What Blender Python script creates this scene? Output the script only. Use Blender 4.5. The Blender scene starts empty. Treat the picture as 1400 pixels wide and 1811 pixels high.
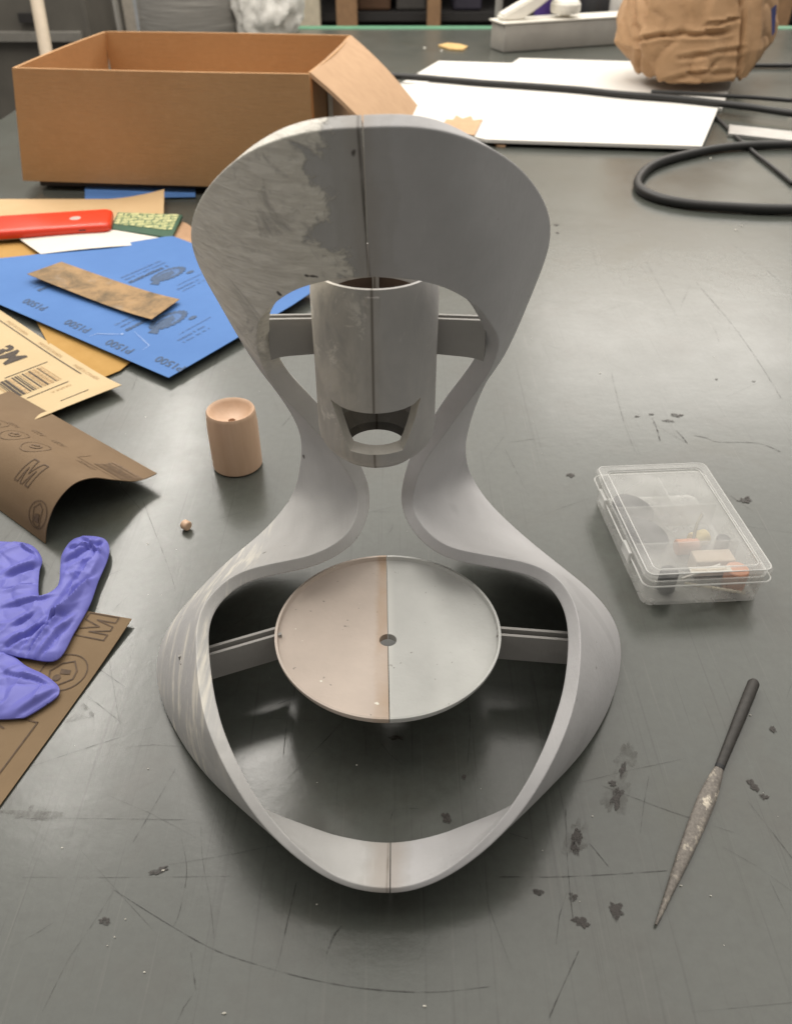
import bpy, bmesh, math, random
from mathutils import Vector, Matrix, noise
random.seed(7)
scene = bpy.context.scene
C = scene.collection
R = math.radians

# ------------------------------------------------------------------ camera
CAM_H = 0.37                     # lens height above the bench, metres
PITCH = R(37.8)                  # looking down by this much
FPX, CX, CY = 1480.0, 699.5, 905.5
cd = bpy.data.cameras.new('Camera')
cam = bpy.data.objects.new('Camera', cd); C.objects.link(cam)
cam.location = (0, 0, CAM_H)
cam.rotation_euler = (R(90) - PITCH, 0, 0)
cd.sensor_fit = 'VERTICAL'; cd.sensor_height = 24.0; cd.sensor_width = 24.0
cd.lens = 24.0 * FPX / 1811.0
cd.clip_start = 0.01; cd.clip_end = 60
cd.dof.use_dof = True; cd.dof.focus_distance = 0.47; cd.dof.aperture_fstop = 9.0
scene.camera = cam

# ------------------------------------------------------------------ world and lamps
wd = bpy.data.worlds.new('World'); scene.world = wd; wd.use_nodes = True
wd.node_tree.nodes['Background'].inputs[0].default_value = (1.0, 0.95, 0.88, 1)
wd.node_tree.nodes['Background'].inputs[1].default_value = 0.25

def area(name, loc, sx, sy, power, col=(1, .952, .88), rot=(0, 0, 0)):
    l = bpy.data.lights.new(name, 'AREA'); l.shape = 'RECTANGLE'; l.size = sx; l.size_y = sy
    l.energy = power; l.color = col
    o = bpy.data.objects.new(name, l); C.objects.link(o); o.location = loc; o.rotation_euler = rot
    return o
area('ceiling_tube_lamp', (-0.97, 2.45, 1.70), 0.07, 2.3, 13)
area('overhead_fill', (0.1, 2.6, 1.95), 5.0, 5.1, 116)  # added fill light for overhead ambience, not a known fixture
area('ceiling_panel_lamp', (1.6, 4.3, 1.75), 1.7, 1.7, 24)
area('ceiling_panel_lamp', (-0.36, 1.66, 1.75), 0.26, 0.50, 6)

vs = scene.view_settings
vs.view_transform = 'Standard'; vs.look = 'None'; vs.gamma = 1.0; vs.exposure = 0.52
vs.use_curve_mapping = False

# ------------------------------------------------------------------ helpers
def pix(px, py, z=None, y=None):
    """the point seen at a photo pixel, at height z or at distance y"""
    u = (px - CX) / FPX; v = (CY - py) / FPX
    r = Vector((u, math.cos(PITCH) + v * math.sin(PITCH), -math.sin(PITCH) + v * math.cos(PITCH)))
    t = (z - CAM_H) / r.z if y is None else y / r.y
    return Vector((0, 0, CAM_H)) + r * t

def tag(o, label=None, cat=None, group=None, kind=None):
    if label: o['label'] = label
    if cat: o['category'] = cat
    if group: o['group'] = group
    if kind: o['kind'] = kind
    return o

def empty(name, loc=(0, 0, 0)):
    o = bpy.data.objects.new(name, None); C.objects.link(o); o.location = loc
    o.empty_display_size = 0.02
    return o

def wloc(o):
    v = Vector((0, 0, 0))
    while o: v = v + o.location; o = o.parent
    return v

def mk(name, verts, faces, mat, parent=None, smooth=False, angle=None, origin=None):
    """mesh object from world-space vertices"""
    o0 = wloc(parent) if parent else Vector((0, 0, 0))
    org = Vector(origin) if origin is not None else o0
    me = bpy.data.meshes.new(name)
    me.from_pydata([tuple(Vector(v) - org) for v in verts], [], faces)
    bm = bmesh.new(); bm.from_mesh(me)
    bmesh.ops.recalc_face_normals(bm, faces=bm.faces); bm.to_mesh(me); bm.free()
    me.materials.append(mat)
    if smooth:
        me.polygons.foreach_set('use_smooth', [True] * len(me.polygons))
        if angle: me.set_sharp_from_angle(angle=R(angle))
    o = bpy.data.objects.new(name, me); C.objects.link(o)
    o.location = org - o0
    if parent: o.parent = parent
    return o

def from_bm(name, bm, mat, parent=None, smooth=False, angle=35, origin=None):
    bmesh.ops.recalc_face_normals(bm, faces=bm.faces)
    vs_ = [v.co.copy() for v in bm.verts]; bm.verts.index_update()
    fs = [[v.index for v in f.verts] for f in bm.faces]; bm.free()
    return mk(name, vs_, fs, mat, parent, smooth, angle, origin)

def frame_box(o, ex, ey, ez, bevel=0.0, seg=2):
    """box with corner o and edge vectors, as bmesh"""
    o, ex, ey, ez = map(Vector, (o, ex, ey, ez))
    bm = bmesh.new()
    v = [bm.verts.new(o + ex * a + ey * b + ez * c) for c in (0, 1) for b in (0, 1) for a in (0, 1)]
    for f in ((0, 1, 3, 2), (4, 6, 7, 5), (0, 4, 5, 1), (2, 3, 7, 6), (0, 2, 6, 4), (1, 5, 7, 3)):
        bm.faces.new([v[i] for i in f])
    bmesh.ops.recalc_face_normals(bm, faces=bm.faces)
    if bevel: bmesh.ops.bevel(bm, geom=bm.edges[:], offset=bevel, segments=seg, affect='EDGES', profile=.5)
    return bm

def lathe(profile, n=48, a0=0, a1=2 * math.pi, centre=(0, 0, 0)):
    """revolve a list of (r,z); closed profile when the turn is partial"""
    c = Vector(centre); full = abs(a1 - a0 - 2 * math.pi) < 1e-6
    m = n if full else n + 1
    vs_ = []; fs = []
    for i in range(m):
        a = a0 + (a1 - a0) * i / n
        for r, z in profile: vs_.append(c + Vector((r * math.cos(a), r * math.sin(a), z)))
    k = len(profile)
    for i in range(n):
        j = (i + 1) % m
        for q in range(k):
            q2 = (q + 1) % k
            fs.append((i * k + q, j * k + q, j * k + q2, i * k + q2))
    if not full:
        fs.append(tuple(range(k))); fs.append(tuple(reversed(range((m - 1) * k, m * k))))
    return vs_, fs

def tube_path(pts, rad, n=10, cap=True):
    vs_ = []; fs = []
    pts = [Vector(p) for p in pts]
    up = Vector((0, 0, 1))
    for i, p in enumerate(pts):
        t = (pts[min(i + 1, len(pts) - 1)] - pts[max(i - 1, 0)]).normalized()
        s = t.cross(up)
        if s.length < 1e-4: s = Vector((1, 0, 0))
        s.normalize(); u = s.cross(t)
        r = rad[i] if isinstance(rad, (list, tuple)) else rad
        for k in range(n):
            a = 2 * math.pi * k / n
            vs_.append(p + s * math.cos(a) * r + u * math.sin(a) * r)
    for i in range(len(pts) - 1):
        for k in range(n):
            fs.append((i * n + k, i * n + (k + 1) % n, (i + 1) * n + (k + 1) % n, (i + 1) * n + k))
    if cap:
        fs.append(tuple(range(n))); fs.append(tuple(range((len(pts) - 1) * n, len(pts) * n)))
    return vs_, fs

def catmull(pts, n, closed=False):
    out = []; m = len(pts)
    rng = m if closed else m - 1
    for i in range(rng):
        g = (lambda k: pts[k % m]) if closed else (lambda k: pts[max(0, min(m - 1, k))])
        p0, p1, p2, p3 = g(i - 1), g(i), g(i + 1), g(i + 2)
        for k in range(n):
            t = k / n
            out.append(0.5 * ((2 * p1) + (p2 - p0) * t + (2 * p0 - 5 * p1 + 4 * p2 - p3) * t * t + (3 * p1 - p0 - 3 * p2 + p3) * t ** 3))
    if not closed: out.append(pts[-1].copy())
    return out

# ------------------------------------------------------------------ materials
class NT:
    def __init__(s, name):
        s.m = bpy.data.materials.new(name); s.m.use_nodes = True
        s.t = s.m.node_tree; s.n = s.t.nodes; s.l = s.t.links
        s.b = s.n['Principled BSDF']; s.out = s.n['Material Output']
        s.tc = s.n.new('ShaderNodeTexCoord').outputs['Object']
    def put(s, sock, val):
        if isinstance(val, bpy.types.NodeSocket): s.l.new(val, sock)
        elif hasattr(val, '__len__') and len(val) == 3 and sock.type == 'RGBA': sock.default_value = (*val, 1)
        else: sock.default_value = val
    def mapping(s, scale=(1, 1, 1), rot=(0, 0, 0), loc=(0, 0, 0), vec=None):
        n = s.n.new('ShaderNodeMapping'); s.l.new(vec or s.tc, n.inputs[0])
        n.inputs['Scale'].default_value = scale; n.inputs['Rotation'].default_value = rot; n.inputs['Location'].default_value = loc
        return n.outputs[0]
    def noise(s, scale, detail=4, rough=.55, vec=None, dist=0.0, col=False):
        n = s.n.new('ShaderNodeTexNoise'); s.l.new(vec or s.tc, n.inputs['Vector'])
        n.inputs['Scale'].default_value = scale; n.inputs['Detail'].default_value = detail
        n.inputs['Roughness'].default_value = rough; n.inputs['Distortion'].default_value = dist
        return n.outputs['Color' if col else 'Fac']
    def ramp(s, fac, a, b, ca=(0, 0, 0), cb=(1, 1, 1), mode='LINEAR'):
        n = s.n.new('ShaderNodeValToRGB'); s.put(n.inputs[0], fac)
        e = n.color_ramp.elements; e[0].position = a; e[1].position = b
        e[0].color = (*ca, 1); e[1].color = (*cb, 1); n.color_ramp.interpolation = mode
        return n.outputs[0]
    def mix(s, fac, a, b, mode='MIX'):
        n = s.n.new('ShaderNodeMix'); n.data_type = 'RGBA'; n.blend_type = mode
        s.put(n.inputs[0], fac); s.put(n.inputs[6], a); s.put(n.inputs[7], b)
        return n.outputs[2]
    def math(s, op, a, b=0.0, clamp=False):
        n = s.n.new('ShaderNodeMath'); n.operation = op; n.use_clamp = clamp
        s.put(n.inputs[0], a); s.put(n.inputs[1], b)
        return n.outputs[0]
    def xyz(s, vec=None):
        n = s.n.new('ShaderNodeSeparateXYZ'); s.l.new(vec or s.tc, n.inputs[0]); return n.outputs
    def below(s, val, edge, soft):      # 1 where val < edge
        n = s.n.new('ShaderNodeMapRange'); n.interpolation_type = 'SMOOTHSTEP'
        s.put(n.inputs[0], val); n.inputs[1].default_value = edge - soft; n.inputs[2].default_value = edge + soft
        n.inputs[3].default_value = 1; n.inputs[4].default_value = 0
        return n.outputs[0]
    def bump(s, h, strength=.3, dist=.001):
        n = s.n.new('ShaderNodeBump'); n.inputs['Strength'].default_value = strength; n.inputs['Distance'].default_value = dist
        s.put(n.inputs['Height'], h); s.l.new(n.outputs[0], s.b.inputs['Normal']); return n
    def base(s, c): s.put(s.b.inputs['Base Color'], c)
    def rough(s, r): s.put(s.b.inputs['Roughness'], r)

def simple(name, col, rough=.6, var=.12, nscale=40, bump=.15, bscale=250, spec=.5, metal=0.0):
    k = NT(name)
    f = k.noise(nscale, 5)
    lo = tuple(c * (1 - var) for c in col); hi = tuple(min(1, c * (1 + var)) for c in col)
    k.base(k.ramp(f, .3, .7, lo, hi)); k.rough(rough)
    k.b.inputs['Specular IOR Level'].default_value = spec; k.b.inputs['Metallic'].default_value = metal
    if bump: k.bump(k.noise(bscale, 3), bump, .0006)
    return k.m

# --- bench top
k = NT('bench_enamel')
big = k.noise(2.2, 5, .6); mid = k.noise(14, 6, .65); fine = k.noise(160, 4, .7)
c = k.ramp(big, .3, .72, (.064, .071, .062), (.084, .089, .078))
c = k.mix(k.ramp(mid, .52, .78), c, (.066, .065, .054))
c = k.mix(k.ramp(k.noise(5.5, 4, .6, dist=.8), .60, .74, (0, 0, 0), (.5, .5, .5)), c, (.052, .051, .032))
c = k.mix(k.ramp(fine, .35, .75, (0, 0, 0), (.30, .30, .30)), c, (.034, .033, .029))
# hair scratches: stretched noise in several directions
for ang, sc in ((.15, 1), (1.35, 1.3), (2.2, .8)):
    s_ = k.noise(1.0, 3, .6, vec=k.mapping((260 * sc, 5 * sc, 1), (0, 0, ang)))
    c = k.mix(k.ramp(s_, .63, .75, (0, 0, 0), (.42, .42, .42)), c, (.025, .024, .021))
    s2 = k.noise(1.0, 3, .6, vec=k.mapping((300 * sc, 7 * sc, 1), (0, 0, ang + .5), (3, 9, 0)))
    c = k.mix(k.ramp(s2, .65, .77, (0, 0, 0), (.26, .26, .26)), c, (.14, .135, .12))
k.base(c)
k.rough(k.ramp(k.noise(9, 6, .7), .3, .75, (.19, .19, .19), (.27, .27, .27)))
k.b.inputs['Specular IOR Level'].default_value = .60
k.bump(k.math('ADD', k.math('MULTIPLY', k.noise(60, 4, .6), .7), k.math('MULTIPLY', fine, .35)), .13, .0011)
M_table = k.m
M_green = simple('green_edge_paint', (.06, .20, .11), .5)
def seethrough(name, col, lo, hi, scale, a=.4, b=.6):
    k = NT(name); nz = k.noise(scale, 5, .7)
    tr = k.n.new('ShaderNodeBsdfTransparent'); mx = k.n.new('ShaderNodeMixShader'); k.base(col); k.rough(.5)
    k.l.new(k.ramp(nz, a, b, (lo,) * 3, (hi,) * 3), mx.inputs[0]); k.l.new(tr.outputs[0], mx.inputs[1]); k.l.new(k.b.outputs[0], mx.inputs[2]); k.l.new(mx.outputs[0], k.out.inputs[0])
    return k.m
M_scratch = seethrough('scratch_dark', (.018, .016, .014), .10, .75, 90)
M_stainc = seethrough('stain_brown', (.020, .014, .010), .25, .95, 260, .38, .55)

# --- primer of the printed stand
def primer(name, base=(.455, .45, .44), putty=None, lower=False, warm=None):
    k = NT(name)
    X, Y, Z = k.xyz()
    nz = k.noise(38, 6, .62); nf = k.noise(300, 3, .6)
    c = k.ramp(nz, .3, .72, tuple(v * .93 for v in base), tuple(v * 1.06 for v in base))
    hgt = k.math('MULTIPLY', nf, .25)
    if warm: c = k.mix(k.ramp(k.noise(14, 4), .35, .7, (0, 0, 0), (.6, .6, .6)), c, warm)
    # brown seam where the halves were glued
    sd = k.math('ABSOLUTE', k.math('ADD', X, k.math('ADD', k.math('MULTIPLY', Z, .031), .0032)))
    sd2 = k.math('ADD', sd, k.math('MULTIPLY', k.math('SUBTRACT', k.noise(48, 5), .5), .016))
    c = k.mix(k.math('MULTIPLY', k.below(sd2, .0040, .0028), .30), c, (.29, .245, .20))
    c = k.mix(k.math('MULTIPLY', k.below(sd2, .0110, .0012), .30), c, (.35, .335, .315))
    c = k.mix(k.math('MULTIPLY', k.below(sd, .0005, .0005), k.ramp(k.noise(55, 4), .35, .6, (.25,) * 3, (.8,) * 3)), c, (.055, .042, .032))
    if putty:
        # filler skimmed over one side of the hood
        n1 = k.noise(34, 8, .66, dist=.6)
        edge = k.math('ADD', X, k.math('MULTIPLY', k.math('SUBTRACT', n1, .5), .085))
        msk = k.math('MULTIPLY', k.below(edge, -.030, .003), k.below(k.math('MULTIPLY', Z, -1), -.178, .010))
        patch = k.math('MULTIPLY', msk, k.ramp(k.noise(26, 7, .7, dist=1.0), .32, .45))
        st = k.noise(1.0, 6, .6, vec=k.mapping((70, 70, 330), (0, R(-35), 0)), dist=.8)
        pc = k.ramp(st, .3, .7, (.62, .59, .52), (.88, .85, .77))
        c = k.mix(k.math('MULTIPLY', msk, .55), c, (.46, .43, .37))
        c = k.mix(patch, c, pc)
        hgt = k.math('ADD', hgt, k.math('MULTIPLY', patch, k.math('ADD', k.math('MULTIPLY', st, 1.5), .9)))
    if lower:
        n2 = k.noise(1.0, 6, .62, vec=k.mapping((260, 18, 30), (0, R(8), R(6))))
        m2 = k.math('MULTIPLY', k.below(X, -.082, .012), k.below(Z, .085, .02))
        c = k.mix(k.math('MULTIPLY', m2, k.ramp(n2, .50, .64)), c, (.69, .66, .59))
    # brown filler at the joint of the front lip
    c = k.mix(k.math('MULTIPLY', k.math('MULTIPLY', k.below(Y, -.095, .012), k.below(sd2, .0075, .0035)), .40), c, (.34, .295, .26))
    # dried thin patches and small chips
    c = k.mix(k.ramp(k.noise(17, 3, .5, dist=.5), .66, .69, (0, 0, 0), (.5, .5, .5)), c, tuple(v * .80 for v in base))
    c = k.mix(k.ramp(k.noise(120, 2, .4), .76, .79), c, (.10, .09, .08))
    sc1 = k.noise(1.0, 4, .7, vec=k.mapping((520, 30, 60), (R(20), 0, R(25)))); sc2 = k.noise(1.0, 4, .7, vec=k.mapping((60, 40, 640), (0, R(30), 0)))
    c = k.mix(k.ramp(sc1, .58, .74, (0, 0, 0), (.16,) * 3), c, tuple(min(1, v * 1.35) for v in base))
    c = k.mix(k.ramp(sc2, .58, .74, (0, 0, 0), (.16,) * 3), c, tuple(v * .72 for v in base))
    hgt = k.math('ADD', hgt, k.math('MULTIPLY', sc1, .25))
    k.base(c); k.rough(k.ramp(nz, .3, .7, (.50,) * 3, (.68,) * 3))
    k.b.inputs['Specular IOR Level'].default_value = .4
    k.bump(hgt, .55, .0011)
    return k.m
M_primerL = primer('grey_primer_with_filler', putty=True, lower=True)
M_primerR = primer('grey_primer', (.45, .445, .45))
M_arm_shaded = primer('grey_primer_arm_shaded', (.30, .29, .275))  # same primer as the shell, darkened to paint in shade under the hood

k = NT('smeared_filler')
nz = k.noise(30, 7, .65, vec=k.mapping((1.6, 1.6, .7)), dist=1.0)
X, Y, Z = k.xyz()
c = k.ramp(nz, .36, .62, (.36, .345, .315), (.55, .515, .45))
c = k.mix(k.ramp(k.noise(70, 6, .7, dist=.6), .60, .66, (0, 0, 0), (.8, .8, .8)), c, (.70, .665, .59))
c = k.mix(k.below(k.math('ADD', X, k.math('MULTIPLY', nz, .02)), .006, .012), k.mix(.75, c, (.385, .38, .38)), c)
sd = k.math('ABSOLUTE', k.math('ADD', X, .0005))
c = k.mix(k.math('MULTIPLY', k.below(sd, .0005, .0005), .8), c, (.07, .055, .04))
c = k.mix(k.math('MULTIPLY', k.below(k.math('ADD', sd, k.math('MULTIPLY', k.noise(60, 4), .012)), .0085, .002), .16), c, (.27, .235, .19))
k.base(c); k.rough(.55); k.bump(k.math('ADD', k.math('MULTIPLY', nz, 1.0), k.math('MULTIPLY', k.noise(260, 4), .4)), .6, .001)
M_tube = k.m
M_lip = simple('pale_filler', (.66, .63, .57), .6, .15, 90, .5, 180)

def dishmat(name, base, warm):
    k = NT(name); X, Y, Z = k.xyz()
    nz = k.noise(45, 5, .6)
    c = k.ramp(nz, .3, .7, tuple(v * .93 for v in base), tuple(v * 1.05 for v in base))
    c = k.mix(k.ramp(k.noise(260, 2, .5), .72, .76, (0, 0, 0), (.7, .7, .7)), c, (.16, .14, .12))
    sd = k.math('ABSOLUTE', k.math('ADD', X, .0042))
    if warm:
        c = k.mix(k.math('MULTIPLY', k.below(k.math('ADD', sd, k.math('MULTIPLY', k.noise(90, 4), .005)), .0090, .0018), k.ramp(k.noise(22, 3), .38, .62, (.15,) * 3, (.85,) * 3)), c, (.43, .295, .19))
        c = k.mix(k.ramp(k.noise(190, 2, .4, vec=k.mapping(loc=(4, 2, 0))), .74, .76), c, (.8, .78, .7))
    else:
        c = k.mix(k.math('MULTIPLY', k.below(k.math('ADD', sd, k.math('MULTIPLY', nz, .008)), .006, .002), .6), c, (.60, .60, .57))
    k.base(c); k.rough(.55); k.bump(k.noise(320, 3), .25, .0005)
    return k.m
M_dishL = dishmat('dish_pinkish_primer', (.54, .46, .40), True)
M_dishR = dishmat('dish_pale_grey_primer', (.50, .505, .485), False)

M_card = None
k = NT('corrugated_card')
nz = k.noise(1, 5, .6, vec=k.mapping((60, 60, 500))); n2 = k.noise(7, 5)
c = k.ramp(n2, .3, .7, (.43, .235, .098), (.48, .27, .118))
c = k.mix(k.ramp(nz, .45, .75, (0, 0, 0), (.35, .35, .35)), c, (.34, .19, .085))
c = k.mix(k.ramp(k.noise(90, 4, .7), .5, .75, (0, 0, 0), (.4, .4, .4)), c, (.52, .31, .15))
k.base(c); k.rough(.8); k.bump(k.math('ADD', nz, k.math('MULTIPLY', k.noise(6, 4), 3)), .3, .0016); M_card = k.m
k = NT('card_flap'); nz = k.noise(50, 5)
k.base(k.ramp(nz, .3, .7, (.46, .285, .16), (.52, .33, .19))); k.rough(.8); M_cardlight = k.m

def paper(name, lo, hi, scale=60, grit=.2):
    k = NT(name); k.base(k.ramp(k.noise(scale, 5, .65), .3, .7, lo, hi)); k.rough(.75)
    k.b.inputs['Specular IOR Level'].default_value = .3
    k.bump(k.noise(700, 2), grit, .0004); return k.m
M_blue = paper('blue_paper', (0.0705, 0.1701, 0.4148), (0.0871, 0.1991, 0.4646), 9)
M_cream = paper('cream_paper', (0.5328, 0.4070, 0.2294), (0.5846, 0.4514, 0.2664), 12)
M_kraft = paper('brown_sandpaper_back', (0.1640, 0.1066, 0.0590), (0.2009, 0.1353, 0.0779), 16)
M_kraft2 = paper('brown_sandpaper_back_flat', (0.1763, 0.1189, 0.0640), (0.2173, 0.1476, 0.0820), 16)
M_grit = paper('sandpaper_grit', (.025, .023, .020), (.05, .045, .04), 300, .8)
M_ochre = paper('ochre_sandpaper', (0.4056, 0.2262, 0.0546), (0.4680, 0.2730, 0.0780), 30)
M_tan = paper('tan_sheet', (0.5550, 0.3750, 0.1950), (0.6000, 0.4200, 0.2325), 20)
M_white = paper('white_paper', (0.6630, 0.6290, 0.5525), (0.7140, 0.6800, 0.6120), 20)
M_board = paper('white_board', (.64, .62, .58), (.70, .68, .64), 4, .05)
k = NT('worn_sand_strip'); nz = k.noise(26, 6, .7, dist=.4)
c = k.ramp(nz, .42, .66, (.37, .235, .115), (.13, .095, .057))
c = k.mix(k.ramp(k.noise(20, 4, .6, vec=k.mapping(loc=(2, 5, 1))), .58, .72, (0, 0, 0), (.6, .6, .6)), c, (.33, .29, .24))
k.base(c); k.rough(.9); k.bump(k.noise(600, 3), .5, .0006); M_strip = k.m
M_ink = simple('ink_dark', (.05, .035, .025), .7, .3, 300, 0)
M_inkblue = simple('ink_on_blue', (.045, .085, .165), .7, .3, 500, 0)
M_inkpale = simple('ink_pale_blue', (.065, .145, .33), .7, .3, 500, 0)
M_inkkraft = simple('ink_on_brown', (.085, .050, .026), .7, .3, 300, 0)
M_inkfaint = simple('ink_faint_brown', (.150, .095, .052), .7, .3, 300, 0)
M_inkcream = simple('ink_faint_cream', (.45, .30, .15), .7, .3, 300, 0)
M_scuff = simple('scuff_pale', (.34, .46, .72), .5, .2)

# ------------------------------------------------------------------ the setting
TB = empty('work_table', (0, 1.0, 0)); tag(TB, kind='structure')
from_bm('table_top', frame_box((-.72, -.55, -.03), (2.32, 0, 0), (0, 3.245, 0), (0, 0, .03)), M_table, TB)
from_bm('edge_strip', frame_box((-.72, 2.697, -.04), (2.32, 0, 0), (0, .045, 0), (0, 0, .0425), .004), M_green, TB)
M_floor = simple('floor_dark', (.05, .045, .04), .6)
M_wall = simple('wall_paint', (.50, .45, .38), .8)
tag(from_bm('floor', frame_box((-5, -2, -.9), (10, 0, 0), (0, 9, 0), (0, 0, .02)), M_floor), kind='structure')
tag(from_bm('back_wall', frame_box((-5, 5.2, -.88), (10, 0, 0), (0, .1, 0), (0, 0, 3.0)), M_wall), kind='structure')

# scratches and stains with a shape of their own, laid on the bench
def ribbon(pts, w, zf=lambda p: .0003, jitter=0.0):
    vs_ = []; fs = []
    for i, p in enumerate(pts):
        t = (pts[min(i + 1, len(pts) - 1)] - pts[max(i - 1, 0)]); t.z = 0; t.normalize()
        s = Vector((-t.y, t.x, 0)); ww = w * (1 if 0 < i < len(pts) - 1 else .35) * (1 + random.uniform(-jitter, jitter))
        for sg in (-.5, .5):
            q = p + s * ww * sg; q.z = zf(q); vs_.append(q)
    for i in range(len(pts) - 1): fs.append((2 * i, 2 * i + 1, 2 * i + 3, 2 * i + 2))
    return vs_, fs
def gather(parts):
    V = []; F = []
    for v, f in parts:
        o = len(V); V += v; F += [tuple(i + o for i in q) for q in f]
    return V, F
def gp(l): return [pix(x, y, 0) for x, y in l]
scr = [([(195, 1570), (290, 1630), (375, 1678), (450, 1705), (540, 1730), (640, 1748), (760, 1755), (865, 1745)], .0007),
       ([(524, 1560), (508, 1630), (492, 1700), (482, 1728)], .0006), ([(604, 1638), (590, 1655), (577, 1687)], .0012),
       ([(337, 1684), (342, 1720), (346, 1752)], .0008), ([(999, 1430), (1001, 1500), (1006, 1570), (1012, 1625)], .0006),
       ([(882, 1551), (985, 1551), (1090, 1546), (1178, 1540)], .0007), ([(1022, 1682), (1005, 1720), (985, 1765), (968, 1805)], .0007),
       ([(900, 1474), (932, 1484)], .0007), ([(1040, 1490), (1076, 1534)], .0005),
       ([(1152, 740), (1160, 758), (1166, 780)], .0016), ([(1193, 760), (1207, 775), (1214, 785)], .0016),
       ([(1225, 770), (1248, 775), (1270, 782), (1338, 784), (1380, 800)], .0011),
       ([(560, 1080), (540, 1180), (515, 1230), (500, 1340)], .0006), ([(470, 1270), (560, 1275)], .0004),
       ([(30, 1448), (150, 1448), (330, 1450)], .0004), ([(310, 1360), (270, 1430), (235, 1490)], .0004), ([(320, 1480), (330, 1540), (318, 1610), (306, 1640)], .0004),
       ([(355, 1460), (358, 1520), (372, 1600), (378, 1660)], .0003), ([(40, 1552), (210, 1552), (410, 1550)], .0003), ([(205, 1570), (160, 1640), (120, 1700), (75, 1790)], .0003),
       ([(1230, 500), (1290, 570), (1340, 640), (1380, 705)], .0006), ([(1290, 430), (1345, 470), (1390, 510)], .0005), ([(1140, 460), (1195, 560)], .0005),
       ([(1080, 660), (1100, 740), (1122, 800)], .0005), ([(1280, 870), (1330, 905)], .0006), ([(890, 790), (935, 880)], .0003),
       ([(1035, 390), (1060, 500)], .0003), ([(250, 880), (300, 1010), (312, 1060)], .0004), ([(232, 1050), (190, 1110), (215, 1300)], .0003),
       ([(820, 1210), (830, 1270), (826, 1350)], .0004), ([(740, 1430), (700, 1432), (690, 1450)], .0004)]
parts = []
for l, w in scr:
    parts.append(ribbon(catmull(gp(l), 8), w * .62, jitter=.5))
for i in range(150):
    x = random.uniform(-.35, .5); y = random.uniform(.12, 1.0); a = random.choice((.1, 1.45, 2.3, .9)) + random.gauss(0, .25)
    L = random.uniform(.01, .07); p = Vector((x, y, 0)); d = Vector((math.cos(a), math.sin(a), 0)) * L
    parts.append(ribbon([p, p + d * .5 + Vector((random.gauss(0, .001), random.gauss(0, .001), 0)), p + d], random.uniform(.00015, .0004)))
V, F = gather(parts)
tag(mk('scratches', V, F, M_scratch, TB), kind='stuff')
def blob(c, rx, ry, a=0, n=26, rough=.5, z=.0004, seed=0):
    vs_ = [Vector((c.x, c.y, z))]
    for i in range(n):
        t = 2 * math.pi * i / n
        q = 1 + rough * 1.6 * (noise.noise(Vector((math.cos(t) * 1.9 + seed * 7.1, math.sin(t) * 1.9, seed * 3.3)))) + random.uniform(-.12, .12)
        x = rx * q * math.cos(t); y = ry * q * math.sin(t)
        vs_.append(Vector((c.x + x * math.cos(a) - y * math.sin(a), c.y + x * math.sin(a) + y * math.cos(a), z)))
    return vs_, [(0, i + 1, (i + 1) % n + 1) for i in range(n)]
st = [(700, 1305, .006, .0018, 0), (788, 1447, .0042, .003, -.6), (1088, 1410, .0035, .0075, -.5), (1082, 1385, .0022, .0022, 0), (1026, 1630, .005, .0030, -.4), (1087, 1610, .0038, .0045, .5),
      (1017, 1503, .0025, .004, 0), (1018, 1480, .003, .006, -.5), (1195, 735, .006, .003, 0), (1180, 745, .006, .002, 0), (1125, 737, .003, .0016, 0), (1150, 733, .003, .0015, 0), (1265, 671, .0018, .0015, 0), (1331, 675, .002, .002, 0),
      (1008, 841, .004, .003, 0), (185, 1629, .0035, .0020, 0), (983, 398, .005, .004, .3), (985, 412, .003, .004, 0), (820, 1375, .0012, .0025, 0), (950, 1578, .003, .0018, 0), (1012, 1587, .0025, .0025, 0), (280, 1540, .006, .0020, .3),
      (1330, 1390, .003, .004, .4), (1350, 1410, .003, .002, 0), (1100, 1360, .0016, .006, -.4), (1315, 885, .007, .004, .2), (1365, 1290, .002, .003, 0)]
for i, (x, y, rx, ry, a) in enumerate(st):
    v, f = blob(pix(x, y, 0), rx * .72, ry * .72, a, n=44, seed=i)
    mk('stain', v, f, M_stainc, TB)
k = NT('stain_translucent'); nz = k.noise(110, 5, .7)
tr = k.n.new('ShaderNodeBsdfTransparent'); mx = k.n.new('ShaderNodeMixShader')
k.base((.050, .042, .031)); k.rough(.35)
k.l.new(k.ramp(nz, .40, .62, (.0,) * 3, (.38,) * 3), mx.inputs[0]); k.l.new(tr.outputs[0], mx.inputs[1]); k.l.new(k.b.outputs[0], mx.inputs[2]); k.l.new(mx.outputs[0], k.out.inputs[0])
M_stain2 = k.m
v = [pix(x, y, .0004) for x, y in ((115, 1278), (140, 1248), (148, 1243), (167, 1262), (165, 1268), (120, 1277))]
mk('stain', v, [tuple(range(len(v)))], M_stain2, TB)
for i, (x, y, rx, ry, a) in enumerate([(60, 1440, .012, .004, 0), (1105, 1340, .004, .012, -.5), (1090, 1400, .006, .014, -.45), (1020, 1480, .005, .010, -.4)]):
    v, f = blob(pix(x, y, 0), rx, ry, a, n=60, seed=i + 60, z=.00025); mk('stain', v, f, M_stain2, TB)
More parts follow.
